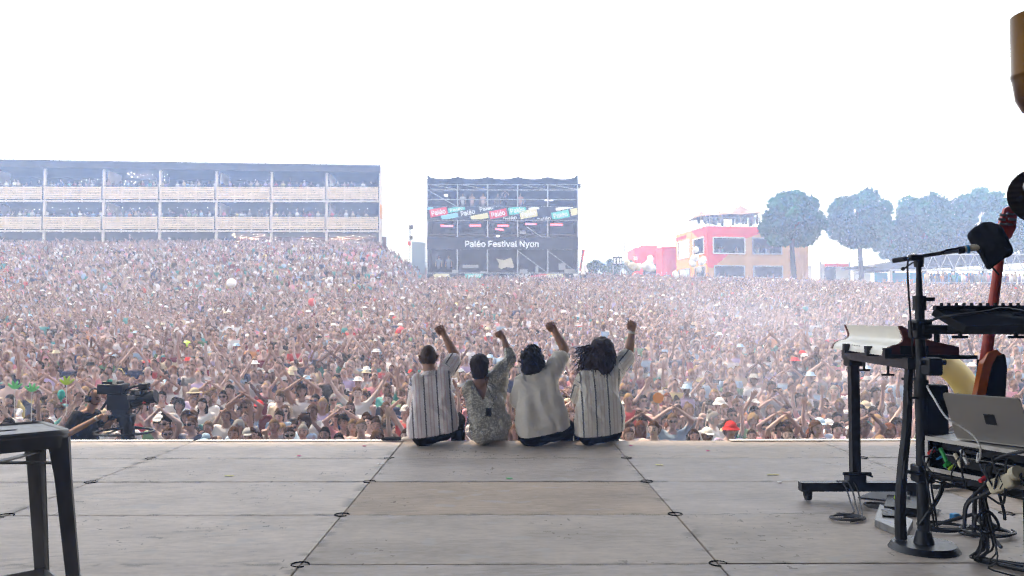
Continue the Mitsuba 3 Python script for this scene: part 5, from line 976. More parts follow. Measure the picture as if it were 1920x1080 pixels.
put('patch_banner', MB().aabb(X0, X1, Y0 - .10, Y0 - .06, fz(412), fz(388)).mesh(), 'banner_dark', t, smooth=False)
put('base_banner', MB().aabb(X0, X1, Y0 - .10, Y0 - .06, fz(530), fz(513)).mesh(), 'banner_dark', t, smooth=False)
def lettering(text, x0, x1, zc, h, y, ang=0.0, bold=True, clip=None):
    m = meshkit.text_mesh(text, h, .03, bold); v = np.array(m.vertices); w = v[:, 0].max() - v[:, 0].min(); v[:, 0] = (v[:, 0] - v[:, 0].min() - w / 2) * ((x1 - x0) / w); v[:, 1] -= h * .5
    c, s = math.cos(ang), math.sin(ang); x, z = v[:, 0] * c - v[:, 1] * s, v[:, 0] * s + v[:, 1] * c
    m.vertices = np.stack([x + (x0 + x1) / 2, y - v[:, 2], z + zc], 1); m.invert() if False else None
    return m
put('sign_lettering', lettering('Paléo Festival Nyon', fx(872), fx(1010), fz(457.5), 11.0 / k, Y0 - .105), 'print_white', t, smooth=False)
zlo, zhi = fz(411.5), fz(388.5)
def patch(px, py, w, h, ang, mt, word, zl=None, zh=None, letters='print_white'):
    zl, zh = zl or zlo, zh or zhi; cx, cz = fx(px), fz(py); w, h = w / k, h / k; c, s = math.cos(ang), math.sin(ang)
    poly = Polygon([(cx + a * c - b * s, cz + a * s + b * c) for a, b in ((-w / 2, -h / 2), (w / 2, -h / 2), (w / 2, h / 2), (-w / 2, h / 2))]).intersection(sbox(X0 + .03, zl, X1 - .03, zh))
    key = None
    if mt: key = put('patch', MB().poly(list(poly.exterior.coords), (0, Y0 - .104, 0), A(1, 0, 0), A(0, 0, 1), .018).mesh(), mt, t, smooth=False)
    if word:
        m = lettering(word, cx - w * .40, cx + w * .40, cz, h * .60, Y0 - .125, ang); m = toman(m)
        try:
            m = m.trim_by_plane([0, 0, 1], zl).trim_by_plane([0, 0, -1], -zh).trim_by_plane([-1, 0, 0], -(X1 - .03)); m = totri(m)
            if len(m.faces): put('patch_lettering', m, letters, t, smooth=False)
        except Exception: pass
TI = .19
for a in [(822, 398, 33, 15, TI, 'print_red', 'Paléo'), (856, 392.5, 32, 9, TI, 'print_teal', 'Paléo'), (843, 406, 32, 9, TI, 'print_blue', ''), (877, 399, 33, 15, TI, 'banner_dark', 'Paléo'), (899, 407, 33, 10, TI, 'print_cream', ''), (912, 391, 32, 12, TI, None, 'Paléo'), (934, 401, 33, 15, TI, 'print_red', 'Paléo'), (970, 394, 33, 14, TI, 'print_teal', 'Paléo'),
          (991, 401, 33, 15, TI, 'print_cream', 'Paléo'), (956, 410, 32, 12, TI, None, 'Paléo'), (1001, 391, 20, 6, TI, 'print_white', ''), (1020, 411, 32, 11, TI, None, 'Paléo'), (1051, 403, 33, 14, TI, 'print_teal', 'Paléo'), (1058, 390, 33, 6, TI, 'print_white', ''), (1078, 397, 16, 13, TI, 'print_cream', ''), (806, 391, 12, 5, TI, 'print_blue', '')]: patch(*a)
for a in [(889, 517, 33, 12, TI, 'print_teal', 'Paléo'), (982, 517, 33, 14, TI, None, 'Paléo'), (1039, 517, 33, 12, TI, 'print_cream', 'Paléo'), (948, 521, 33, 14, TI, 'banner_dark', 'Paléo'), (1012, 520, 33, 12, TI, 'print_red', 'Paléo'), (1080, 516, 10, 12, TI, 'print_white', ''), (828, 517, 30, 10, TI, 'print_cream', '')]: patch(*a, zl=fz(529), zh=fz(513.5))
for i, (x0, x1, py, sl) in enumerate([(825, 848, 421, 1), (880, 901, 421, 0), (933, 953, 421, 0), (928, 944, 427, 2), (985, 1006, 418, 0), (1033, 1056, 419, 0)]):
    kk = put('light_bar', MB().bar((fx(x0), Y0 + .8, fz(py)), (fx(x1), Y0 + .8, fz(py + sl)), .12, .12).mesh(), 'print_red', t, smooth=False); emit(kk, (1.3, .10, .14))
fl = [(930, 484), (945, 487), (959, 482), (964, 500), (961, 502), (950, 500), (940, 504), (934, 500), (936, 494)]
put('hung_flag', MB().poly([(fx(a), fz(b)) for a, b in fl], (0, Y0 + .5, 0), A(1, 0, 0), A(0, 0, 1), .04).mesh(), 'flag_cloth', t, smooth=False)
for (x0, x1, y0, y1, dy) in [(866, 896, 495, 500, 1.2), (1005, 1010, 497, 512, .8), (1050, 1062, 492, 504, 1.2), (975, 990, 503, 511, 1.5), (1017, 1032, 436, 444, 1.2), (975, 987, 431, 444, 1.2), (846, 858, 505, 512, .8), (1060, 1080, 503, 511, 1.0), (900, 915, 508, 511, .7)]:
    put('console', MB().aabb(fx(x0), fx(x1), Y0 + dy, Y0 + dy + .6, fz(y1), fz(y0)).mesh(), 'scaffold_steel', t, smooth=False)
for px, py in ((1024, 373), (1034, 374), (933, 442), (835, 365)): kk = put('lamp', MB().aabb(fx(px) - .10, fx(px) + .12, Y0 + .4, Y0 + .5, fz(py) - .05, fz(py) + .05).mesh(), 'print_white', t, smooth=False); emit(kk, (2.2, 2.2, 2.2))
put('floodlight', MB().aabb(fx(1084), fx(1089), Y0 - .1, Y0 + .4, fz(352), fz(345)).mesh(), 'black_metal', t, smooth=False)

# a person of the middle level of detail, as a thing
def small_person(x, y, z, label, group, pose=0, yaw=math.pi, s=1.0, shirt=(.7, .7, .7), skin=(.45, .29, .2), hair=(.05, .03, .02), hat=False):
    v, f, p = coarse_template(pose, hat, False); pal = np.array([skin, shirt, (.04, .045, .06), shirt, hair, (.7, .65, .5), np.array(skin) * .3]); R = rotz(yaw)
    kk = put('person', ((v * s) @ R.T + A(x, y, z), f), 'vertex_paint', None, smooth=True, color=pal[p]); return tag(kk, label, 'person', group)
dz = zs['dk1'] - .35
for px, sh, lab, po in ((866, (.6, .6, .6), 'grey-shirted crew member leftmost on the top deck of the tower', 0), (884, (.65, .45, .4), 'pink-shirted crew member on the top deck of the tower', 4), (905, (.7, .5, .45), 'crew member beside the second upright on the top tower deck', 0), (933, (.12, .12, .14), 'dark-shirted crew member left of centre on the top tower deck', 0), (947, (.05, .05, .07), 'black-shirted crew member in the centre of the top tower deck', 3), (976, (.5, .3, .28), 'crew member right of centre on the top tower deck', 0)):
    small_person(fx(px), Y0 + 1.0, dz - .05, lab, 'crew in the mixing tower', po, shirt=sh)
for px, lab in ((820, 'crew member leftmost on the ground level of the tower'), (839, 'crew member beside the first upright on the tower ground level')): small_person(fx(px), Y0 + 1.4, zs['fl'] - .15, lab, 'crew in the mixing tower', 0, shirt=(.2, .24, .3))

# ------------------------------------------------------------------ terraces on the left
d = 75.0; k = S(d); tz = lambda py: P(400, py, d)[2]; tx = lambda px: P(px, 400, d)[0]
slant = lambda x: (tx(712) - x) * -.0                                     # the front runs parallel to the stage
TX1 = tx(712); TX0 = -66.0; TY = d; TD = 9.0; ROOF = tz(309)
posts = [712, 612, 508.5, 405, 299, 193, 82, -24, -130, -236]; px_x = [tx(p) for p in posts]
t = thing('terrace_stand', 'long three-storey terrace building with slatted wooden balustrades on the left', 'grandstand')
# slightly sloping roof edge: higher towards the left
def roofz(x): return ROOF + (TX1 - x) * .014 - .22
put('roof', trimesh.convex.convex_hull(np.array([(x, y, z) for x, y in ((TX0, TY - .5), (TX1 + .1, TY - .5), (TX0, TY + TD), (TX1 - 1.6, TY + TD)) for z in (roofz(x), roofz(x) + .12)])), 'dark_timber', t, smooth=False)
put('roof_fascia', trimesh.convex.convex_hull(np.array([(x, y, z) for x in (TX0, TX1 + .05) for y in (TY - .42, TY - .30) for z in (roofz(x) - .55, roofz(x) - .02)])), 'dark_timber', t, smooth=False)
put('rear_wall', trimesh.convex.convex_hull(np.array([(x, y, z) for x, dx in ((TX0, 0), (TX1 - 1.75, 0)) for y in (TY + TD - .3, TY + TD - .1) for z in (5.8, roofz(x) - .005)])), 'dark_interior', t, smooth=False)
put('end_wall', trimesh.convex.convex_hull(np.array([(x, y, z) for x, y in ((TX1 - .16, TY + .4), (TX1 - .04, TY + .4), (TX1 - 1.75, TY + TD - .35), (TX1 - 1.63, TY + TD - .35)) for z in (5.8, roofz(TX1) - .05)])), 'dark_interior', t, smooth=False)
put('end_post', MB().aabb(TX1 - .02, TX1 + .16, TY - .3, TY + .35, 5.8, roofz(TX1) - .01).mesh(), 'pale_post', t, smooth=False)
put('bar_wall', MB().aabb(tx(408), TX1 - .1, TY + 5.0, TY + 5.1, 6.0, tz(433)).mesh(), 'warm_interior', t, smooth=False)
levels = [(349, 374.5, 379), (405, 430.5, 435)]
for (ytop, ybot, yslab) in levels:
    zt, zb, zsl = tz(ytop), tz(ybot), tz(yslab)
    put('floor_slab', trimesh.convex.convex_hull(np.array([(x, y, z) for x, y in ((TX0, TY), (TX1 - .18, TY), (TX0, TY + TD - .32), (TX1 - 1.8, TY + TD - .32)) for z in (zsl, zsl + .28)])), 'dark_timber', t, smooth=False)
    put('slab_edge', MB().aabb(TX0, TX1, TY - .10, TY - .005, zsl + .01, zsl + .16).mesh(), 'pale_post', t, smooth=False)
    for i in range(len(px_x) - 1):
        xr, xl = px_x[i] - .12, max(px_x[i + 1] + .10, TX0); br = put('balustrade', MB().aabb(xl, xr, TY - .14, TY - .06, zt - .05, zt + .03).mesh(), 'dark_timber', t, smooth=False)
        n = 7
        for j in range(n):
            z = zt - .10 - (zt - zb - .12) * (j + .5) / n; put('slat', MB().aabb(xl, xr, TY - .20, TY - .165, z - .062, z + .062).mesh(), 'slat_wood', br, smooth=False)
        for q in (0, .333, .667, 1.0):
            x = xl + .06 + (xr - xl - .12) * q; put('baluster', MB().aabb(x - .05, x + .05, TY - .16, TY - .10, zsl - .05, zt - .05).mesh(), 'pale_post', br, smooth=False)
for i, p in enumerate(posts):
    x = tx(p)
    if x < TX0: continue
    for z0, z1 in ((5.8, tz(435)), (tz(405) - 1.2, tz(379)), (tz(349) - 1.2, roofz(x) - .56)):
        if i == 0: continue
        put('column', MB().aabb(x - .10, x + .10, TY + .02, TY + .26, z0, z1).mesh(), 'pale_post', t, smooth=False)
for i in range(1, len(px_x) - 1, 2):
    for z0, z1 in ((tz(430), tz(379)), (tz(374), roofz(px_x[i]) - .6)): put('side_panel', MB().aabb(px_x[i] + .15, px_x[i] + .25, TY + .5, TY + 3, z0, z1).mesh(), 'pale_post', t, smooth=False)
kk = solo('hanging_banner', MB().aabb(tx(713.5), tx(716), TY - .4, TY + .5, tz(410), tz(384)).mesh(), 'orange_panel', 'narrow orange banner on the right end of the terraces', 'banner', smooth=False)
# people on the balconies
pos = []
for ytop, yslab in ((349, 379), (405, 435)):
    for r in range(3):
        xs_ = np.arange(TX0 + 1, TX1 - .6, .62); xs_ = xs_[rng.random(len(xs_)) < (.85, .6, .4)[r]] ; pos += [(x + rng.normal(0, .12), TY + .35 + r * .8, tz(yslab) + .28 + .02) for x in xs_]
m, c = crowd_mesh(np.array(pos), True, arms=.12); kk = put('balcony_crowd', m, 'vertex_paint', smooth=True, color=c); tag(kk, 'people lining the balustrades of the terraces', 'crowd', kind='stuff')
def string_lights(label, pts, r=.055, rad=(6, 4.6, 3.2)):
    mb = MB()
    for p in pts: b_ = trimesh.creation.icosphere(0, r); b_.apply_translation(p); mb.add(b_)
    kk = put('string_lights', mb.mesh(), 'print_white', None, smooth=False); emit(kk, rad); return tag(kk, label, 'string lights', kind='stuff')
rl = np.random.default_rng(12)
string_lights('warm string lights in the ground-floor bar of the terraces', [(rl.uniform(tx(408), tx(700)), TY + rl.uniform(1, 4.5), rl.uniform(tz(446), tz(433.5))) for _ in range(60)], .034, (10, 6.5, 3.6))
string_lights('cloud of small lights in the third bay of the top terrace', [(rl.uniform(tx(215), tx(292)), TY + rl.uniform(1, 3), rl.uniform(tz(341), tz(316))) for _ in range(30)], .026, (6, 5.6, 5))
string_lights('row of small ceiling lights on the middle terrace', [(tx(20 + 17.5 * i + rl.uniform(-4, 4)), TY + 2.0, tz(rl.uniform(384, 388))) for i in range(39)], .028, (6, 5.6, 5.2))
string_lights('few small lights on the upper terrace', [(tx(x), TY + 2.0, tz(y)) for x, y in ((130, 333), (140, 331), (149, 333), (162, 330), (174, 333), (437, 329), (466, 331), (490, 329))], .028, (6, 5.6, 5.2))

# ------------------------------------------------------------------ pink and orange building on the right
d = 86.0; k = S(d); bz = lambda py: P(1420, py, d)[2]
C0 = P(1326, 470, d); C1 = P(1515, 470, d + 1.5); C2 = P(1268, 470, d + 9.5); GB = 2.6
t = thing('festival_building', 'pink and orange two-storey building with large openings and a roof terrace', 'building')
ROOFZ, MID = bz(424), bz(483)
C0[2] = C1[2] = C2[2] = 0
def wallframe(a, b): u = unit(b - a); return u, np.linalg.norm(b - a)
uF, LF = wallframe(C0, C1); uL, LL = wallframe(C2, C0); up = A(0, 0, 1)
def fpx(px): # position along the front wall for a pixel column
    r = FWD + RIGHT * (px - 960) / F_PX; M = np.array([[uF[0], -r[0]], [uF[1], -r[1]]]); s, _ = np.linalg.solve(M, -C0[:2]); return s
def lpx(px):
    r = FWD + RIGHT * (px - 960) / F_PX; M = np.array([[uL[0], -r[0]], [uL[1], -r[1]]]); s, _ = np.linalg.solve(M, -C2[:2]); return s
lz = lambda px, py: CAM[2] + (P(px, py, 1.0)[2] - CAM[2]) * (C2[1] + uL[1] * lpx(px))
front = sbox(0, GB, LF, ROOFZ); opF = [(1338, 1397, 445, 475), (1412, 1466, 445, 475), (1340, 1396, 498, 520), (1413, 1467, 498, 520)]
opl = [(fpx(a), fpx(b), bz(c_), bz(e)) for a, b, c_, e in opF]; holes = [sbox(a, z1, b, z0) for a, b, z0, z1 in opl]
for h_ in holes: front = front.difference(h_)
nF = np.cross(uF, up)                                                     # towards the camera
pink = Polygon([(0, ROOFZ), (0, bz(500)), (fpx(1336), bz(503)), (fpx(1392), bz(455)), (fpx(1400), bz(446)), (fpx(1440), bz(432)), (fpx(1448), ROOFZ)])
def panelparts(poly, o, u, n, off, mt, nm):
    poly = poly.buffer(0)
    for g_ in getattr(poly, 'geoms', [poly]):
        if g_.area > .05:
            m = trimesh.creation.extrude_polygon(g_, .12, engine='earcut'); M = np.eye(4); M[:3, 0], M[:3, 1], M[:3, 2], M[:3, 3] = u, up, np.cross(u, up), o - np.cross(u, up) * .12 + n * off; m.apply_transform(M); put(nm, m, mt, t, smooth=False)
panelparts(front.intersection(pink), C0, uF, nF, 0, 'pink_panel', 'pink_wall'); panelparts(front.difference(pink), C0, uF, nF, 0, 'tan_panel', 'tan_wall')
nL = np.cross(uL, up); ltop = ROOFZ
left = sbox(0, GB, LL, ROOFZ); opL = [(1272, 1293, 452, 484), (1301, 1321, 447, 477), (1273, 1294, 505, 520), (1304, 1323, 501, 520)]
hl = [(lpx(a), lpx(b), lz((a + b) / 2, c_), lz((a + b) / 2, e)) for a, b, c_, e in opL]
for a, b, z0, z1 in hl: left = left.difference(sbox(a, z1, b, z0))
pinkL = Polygon([(LL, ROOFZ), (LL, bz(500)), (lpx(1318), bz(470)), (lpx(1308), bz(440)), (lpx(1296), ROOFZ)])
panelparts(left.intersection(pinkL), C2, uL, nL, 0, 'pink_panel', 'pink_wall'); panelparts(left.difference(pinkL), C2, uL, nL, 0, 'orange_panel', 'orange_wall')
def fr(o, u, a, b, z0, z1, nn, nm='window_frame', w=.10, mt='print_white'):
    mb = MB()
    for p, q in (((a, z0), (b, z0)), ((b, z0), (b, z1)), ((b, z1), (a, z1)), ((a, z1), (a, z0))): mb.bar(o + u * p[0] + up * p[1] + nn * .03, o + u * q[0] + up * q[1] + nn * .03, w, w)
    put(nm, mb.mesh(), mt, t, smooth=False)
for i, (a, b, z0, z1) in enumerate(opl): fr(C0, uF, a, b, z0, z1, nF, w=.12, mt='print_white' if i == 0 else 'scaffold_steel')
for i, (a, b, z0, z1) in enumerate(hl): fr(C2, uL, a, b, z0, z1, nL, w=.12, mt='print_white' if i < 2 else 'scaffold_steel')
a, b, z0, z1 = hl[0]; put('mullion', MB().bar(C2 + uL * (a + b) / 2 + up * z0, C2 + uL * (a + b) / 2 + up * z1, .12, .12).bar(C2 + uL * a + up * (z0 + z1) / 2, C2 + uL * b + up * (z0 + z1) / 2, .08, .08).mesh(), 'print_white', t, smooth=False)
put('sign_board', MB().bar(C2 + uL * lpx(1270) + up * lz(1278, 447) + nL * .08, C2 + uL * lpx(1288) + up * lz(1278, 446) + nL * .08, .06, .35).mesh(), 'pink_panel', t, smooth=False)
off = -nF * 6.0
foot4 = [C0, C1, C1 + off, C2 + A(.2, 0, 0)]
for z, mt in ((ROOFZ - .15, 'dark_timber'), (MID, 'dark_timber')): put('floor_slab', trimesh.convex.convex_hull(np.array([p + (up * zz) + (-nF * .15 if i < 2 else 0) + (A(.35, 0, 0) if i == 3 else 0) for i, p in enumerate(foot4) for zz in (z - .25, z - .02)])), mt, t, smooth=False)
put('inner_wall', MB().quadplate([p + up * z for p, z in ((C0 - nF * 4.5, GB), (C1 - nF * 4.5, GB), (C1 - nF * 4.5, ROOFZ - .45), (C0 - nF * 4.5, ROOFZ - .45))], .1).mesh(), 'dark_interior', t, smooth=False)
put('right_wall', MB().quadplate([C1 - uF * .05 + up * GB - nF * .15, C1 - uF * .05 - nF * 6 + up * GB, C1 - uF * .05 - nF * 6 + up * (ROOFZ - .45), C1 - uF * .05 - nF * .15 + up * (ROOFZ - .45)], .1).mesh(), 'tan_panel', t, smooth=False)
for q in range(12): # upright board joints of the tan cladding, right part
    x = fpx(1480) + (LF - fpx(1480)) * q / 12; put('cladding_batten', MB().bar(C0 + uF * x + up * (bz(520)) + nF * .04, C0 + uF * x + up * (bz(470)) + nF * .04, .08, .05).mesh(), 'tan_panel', t, smooth=False)
# roof terrace: railing, sail, people
for s in np.linspace(0, LF, 22): put('rail_post', MB().cyl(C0 + uF * s - nF * .2 + up * (ROOFZ - .1), C0 + uF * s - nF * .2 + up * (ROOFZ + .95), .03, None, 6).mesh(), 'scaffold_steel', t)
put('roof_rail', MB().cyl(C0 - nF * .2 + up * (ROOFZ + .95), C1 - nF * .2 + up * (ROOFZ + .95), .035, None, 6).cyl(C0 - nF * .2 + up * (ROOFZ + .5), C1 - nF * .2 + up * (ROOFZ + .5), .02, None, 6).mesh(), 'scaffold_steel', t)
roof_pos = []
for i in range(34):
    s, v = rl.uniform(fpx(1312) * 0 - .0, fpx(1440)), rl.uniform(.6, 4.0); p = C0 + uF * s - nF * v; roof_pos.append((p[0], p[1], ROOFZ - .16))
m, c = crowd_mesh(np.array(roof_pos), True, arms=.15); kk = put('rooftop_crowd', m, 'vertex_paint', smooth=True, color=c); tag(kk, 'people standing on the roof terrace under the sail', 'crowd', kind='stuff')
floor_pos = []
for a, b, z in ((1340, 1395, MID), (1414, 1464, MID)):
    for i in range(6): p = C0 + uF * rl.uniform(fpx(a), fpx(b)) - nF * rl.uniform(1.0, 3); floor_pos.append((p[0], p[1], z - .35))
m, c = crowd_mesh(np.array(floor_pos), True, arms=.1); kk = put('window_crowd', m, 'vertex_paint', smooth=True, color=c); tag(kk, 'people behind the upper openings of the pink building', 'crowd', kind='stuff')
t = thing('shade_sail', 'brown pointed shade sail on poles over the roof terrace', 'shade sail')
dd = d + 2; tips = [(1303, 407), (1315, 396), (1345, 398), (1389, 387), (1420, 397), (1426, 399), (1412, 403), (1388, 400), (1372, 397), (1340, 401), (1322, 406)]
top = [P(x, y, dd) for x, y in ((1300, 408), (1313, 396), (1320, 399), (1342, 399), (1370, 394), (1389, 386), (1404, 394), (1430, 397))]; bot = [P(x, y, dd - 1.5) for x, y in ((1301, 409), (1314, 404), (1322, 404), (1342, 403), (1370, 401), (1389, 402), (1404, 400), (1430, 398))]; bk_ = [p + A(0, 4.5, 0) for p in bot]
V = np.array(bot + top + bk_); n = len(top); f = []
for i in range(n - 1): f += [[i, i + 1, n + i + 1, n + i], [n + i, n + i + 1, 2 * n + i + 1, 2 * n + i]]
mat('sail_cloth', (.30, .19, .16), .9); put('sail', (V, np.array(f)), 'sail_cloth', t, smooth=False)
for x in (1314, 1330, 1389, 1412, 1424): p = P(x, 400, dd - .6); put('pole', MB().cyl((p[0], p[1], ROOFZ - .16), (p[0], p[1], P(x, 401, dd - .6)[2]), .05, None, 6).mesh(), 'pale_post', t)
# other small buildings
def simple_box(name, label, cat, x0, x1, ytop, d, dep, mt, zb=None, extra=None, parent_label=None):
    t = thing(name, label, cat); a, b = P(x0, ytop, d), P(x1, ytop, d); zb = float(ground_z(a[0], d)) - .3 if zb is None else zb
    put('walls', MB().aabb(a[0], b[0], d, d + dep, zb, a[2]).mesh(), mt, t, smooth=False); return t, a, b
t, a, b = simple_box('red_container', 'pinkish red container block left of the orange building', 'container', 1241, 1268, 465, 97, 5, 'pink_panel')
put('roof_rim', MB().aabb(a[0], b[0], 96.9, 102, a[2] + .003, a[2] + .12).mesh(), 'pink_panel', t, smooth=False)
for q in range(10): put('rib', MB().aabb(a[0] + (b[0] - a[0]) * (q + .3) / 10, a[0] + (b[0] - a[0]) * (q + .6) / 10, 96.93, 96.995, 3, a[2] - .1).mesh(), 'pink_panel', t, smooth=False)
t, a, b = simple_box('red_container', 'wider pinkish red container with a parapet farther left', 'container', 1190, 1239, 465, 101, 6, 'pink_panel')
put('parapet', MB().aabb(a[0] + 1, b[0] - .3, 101.5, 106, a[2] + .003, a[2] + .35).mesh(), 'pink_panel', t, smooth=False); put('sign_board', MB().aabb(P(1188, 480, 101)[0], P(1195, 480, 101)[0], 100.9, 100.97, P(1190, 488, 101)[2], P(1190, 481, 101)[2]).mesh(), 'print_white', t, smooth=False)
put('opening', MB().aabb(P(1206, 480, 101)[0], P(1232, 480, 101)[0], 100.9, 100.985, P(1210, 515, 101)[2], P(1210, 496, 101)[2]).mesh(), 'window_dark', t, smooth=False)
t, a, b = simple_box('booth', 'small white booth with a red sign right of the orange building', 'booth', 1538, 1594, 495, 96, 4, 'tent_white')
put('sign', MB().aabb(P(1546, 490, 96)[0], P(1590, 490, 96)[0], 95.7, 95.9, P(1546, 500, 96)[2], P(1546, 494.5, 96)[2]).mesh(), 'pink_panel', t, smooth=False)
for x in (1538.5, 1593): p = P(x, 494, 95.6); put('post', MB().bar((p[0], 95.6, 2.5), (p[0], 95.6, p[2] + .2), .15, .15).mesh(), 'scaffold_steel', t, smooth=False)
put('doorway', MB().aabb(P(1546, 500, 96)[0], P(1566, 500, 96)[0], 95.92, 95.985, 2.5, P(1550, 501, 96)[2]).mesh(), 'window_dark', t, smooth=False)
def tent(label, x0, x1, yeave, yridge, d, dep=6):
    t = thing('tent', label, 'tent', 'white tents at the far edge'); a, b = P(x0, yeave, d), P(x1, yeave, d); zr = P((x0 + x1) / 2, yridge, d + dep / 2)[2]; zb = float(ground_z(a[0], d)) - .3
    put('walls', MB().aabb(a[0], b[0], d, d + dep, zb, a[2]).mesh(), 'tent_white', t, smooth=False); put('roof', trimesh.convex.convex_hull(np.array([(a[0] - .2, d - .2, a[2] + .003), (b[0] + .2, d - .2, a[2] + .003), (a[0] - .2, d + dep, a[2] + .003), (b[0] + .2, d + dep, a[2] + .003), (a[0] * .75 + b[0] * .25, d + dep / 2, zr), (b[0] * .75 + a[0] * .25, d + dep / 2, zr)])), 'tent_white', t, smooth=False)
tent('white tent between the orange building and the booth', 1516, 1537, 499, 490, 99); tent('low white tent behind the second tree', 1600, 1632, 504, 498, 104); tent('pale tent right of the mixing tower', 1094, 1112, 497, 490, 110)
t = thing('parasol', 'thin parasol standing under the second tree', 'parasol'); p = P(1613, 503, 90); put('canopy', MB().lathe([(.01, .35), (2.0, .0), (2.0, -.05), (.01, .3)], p, (0, 0, 1), 14).mesh(), 'dark_timber', t); put('pole', MB().cyl((p[0], p[1], 2.5), p + A(0, 0, .2), .04, None, 6).mesh(), 'pale_post', t)
# pavilion with trussed roof
d = 84; t = thing('pavilion', 'dark-roofed open pavilion with a steel truss front and bright blue back panels', 'pavilion')
pz = lambda py: P(1780, py, d)[2]; pxx = lambda px, dd=84: P(px, 500, dd)[0]; XR = pxx(2080)
put('roof', trimesh.convex.convex_hull(np.array([(pxx(1667), d, pz(505)), (pxx(1700), d, pz(488)), (pxx(1762), d, pz(478)), (XR, d, pz(474)), (XR, d, pz(479)), (pxx(1667), d, pz(506)), (pxx(1700), d + 9, pz(486)), (XR, d + 9, pz(472)), (XR, d + 9, pz(478)), (pxx(1667), d + 9, pz(505))])), 'pavilion_roof', t, smooth=False)
put('ceiling_beam', MB().aabb(pxx(1667), XR, d - .25, d - .1, pz(508), pz(505)).mesh(), 'scaffold_steel', t, smooth=False)
put('truss_chord', MB().aabb(pxx(1720), XR, d - .25, d - .1, pz(478.5), pz(476)).mesh(), 'scaffold_steel', t, smooth=False)
n = 26
for i in range(n):
    x0, x1 = 1722 + (2060 - 1722) * i / n, 1722 + (2060 - 1722) * (i + 1) / n; lo_, hi_ = (505, 478) if i % 2 else (478, 505); put('truss_web', MB().bar((pxx(x0), d - .17, pz(lo_)), (pxx(x1), d - .17, pz(hi_)), .07, .07).mesh(), 'scaffold_steel', t, smooth=False)
for x in (1669, 1766, 1846, 1950, 2070): put('post', MB().bar((pxx(x), d - .17, 2.2), (pxx(x), d - .17, pz(508)), .18, .18).mesh(), 'scaffold_steel', t, smooth=False)
for i, (x0, x1) in enumerate([(1640, 1664), (1671, 1705), (1707, 1738), (1745, 1764), (1768, 1800), (1806, 1843), (1850, 1880), (1960, 2060)]): put('back_panel', MB().aabb(pxx(x0, 88), pxx(x1, 88), 88 + .02 * i, 88.15 + .02 * i, 2.4, P(x0, 511, 88)[2]).mesh(), 'blue_panel', t, smooth=False)
put('counter', MB().aabb(pxx(1740, 86), XR, 86, 86.6, 2.4, P(1780, 531, 86)[2]).mesh(), 'dark_interior', t, smooth=False)
string_lights('white work lights under the pavilion roof', [(pxx(1760 + 12 * i + rl.uniform(-4, 4)), d + 2, pz(509.5)) for i in range(16)], .09, (4, 4.2, 4.5))
d = 70; t = thing('viewing_platform', 'raised dark viewing platform with a thin railing in front of the pavilion', 'platform')
X0p, X1p = P(1742, 540, d)[0], P(2050, 540, d)[0]; zf = P(1800, 546, d)[2] ; zr = P(1800, 530, d)[2]
put('deck', MB().aabb(X0p, X1p, d, d + 5, zf - .9, zf - .05).mesh(), 'dark_timber', t, smooth=False); put('skirt', MB().aabb(X0p, X1p, d - .05, d - .005, zf - 2.5, zf - .1).mesh(), 'pavilion_roof', t, smooth=False)
put('rail', MB().cyl((X0p, d + .05, zr), (X1p, d + .05, zr), .03, None, 6).cyl((X0p, d + .05, (zr + zf) / 2), (X1p, d + .05, (zr + zf) / 2), .02, None, 6).mesh(), 'scaffold_steel', t)
for x in np.arange(X0p, X1p, 1.6): put('rail_post', MB().cyl((x, d + .05, zf - .1), (x, d + .05, zr), .03, None, 6).mesh(), 'scaffold_steel', t)
pp = [(x + rl.normal(0, .15), d + .5 + r * .9, zf - .05) for r in range(3) for x in np.arange(X0p + .4, X1p, .75)]
m, c = crowd_mesh(np.array(pp), True, arms=.1); kk = put('platform_crowd', m, 'vertex_paint', smooth=True, color=c); tag(kk, 'people on the viewing platform by the pavilion', 'crowd', kind='stuff')
# fence of cloth left of the tower, poles and flags
t = thing('cloth_screen', 'pale cloth screen left of the mixing tower', 'screen'); a, b = P(772, 452, 73), P(798, 455, 73); put('cloth', MB().quadplate([(a[0], 73, 2), (b[0], 73, 2), (b[0], 73, b[2]), (a[0], 73, a[2])], .05).mesh(), 'tent_white', t, smooth=False)
mat('screen_cloth', (.36, .46, .52), .8); scene[t + '__cloth']['bsdf'] = {'type': 'ref', 'id': 'screen_cloth'}
t = thing('flag_pole', 'tall flag pole with streamers left of the mixing tower', 'flag pole'); p = P(769, 424, 70); put('pole', MB().cyl((p[0], 70, 4), p, .04, None, 6).mesh(), 'dark_timber', t)
for i, (y, w) in enumerate(((426, .35), (435, .2), (446, .3), (456, .25))): q = P(769, y, 70); put('streamer', MB().box(q + A(w / 4 * (-1) ** i, 0, 0), (w, .03, .35)).mesh(), ('dark_timber', 'print_white', 'dark_timber', 'pink_panel')[i], t, smooth=False)
t = thing('flag_pole', 'slanted pink flag right of the mixing tower', 'flag pole'); a, b = P(1086, 508, 71), P(1092, 468, 71); put('pole', MB().cyl(a - A(0, 0, 2.0), b, .03, None, 6).mesh(), 'dark_timber', t); put('flag', MB().quadplate([a, a + A(.12, 0, 0), b + A(.22, 0, 0), b], .02).mesh(), 'pink_panel', t, smooth=False)
t = thing('mast', 'thin lighting mast above the shrubs left of the red containers', 'mast'); p = P(1171, 456, 105); put('pole', MB().cyl((p[0], 105, 3), p, .05, None, 6).mesh(), 'scaffold_steel', t); put('crossbar', MB().bar(P(1169, 463, 105), P(1173, 463, 105), .1, .1).mesh(), 'scaffold_steel', t)
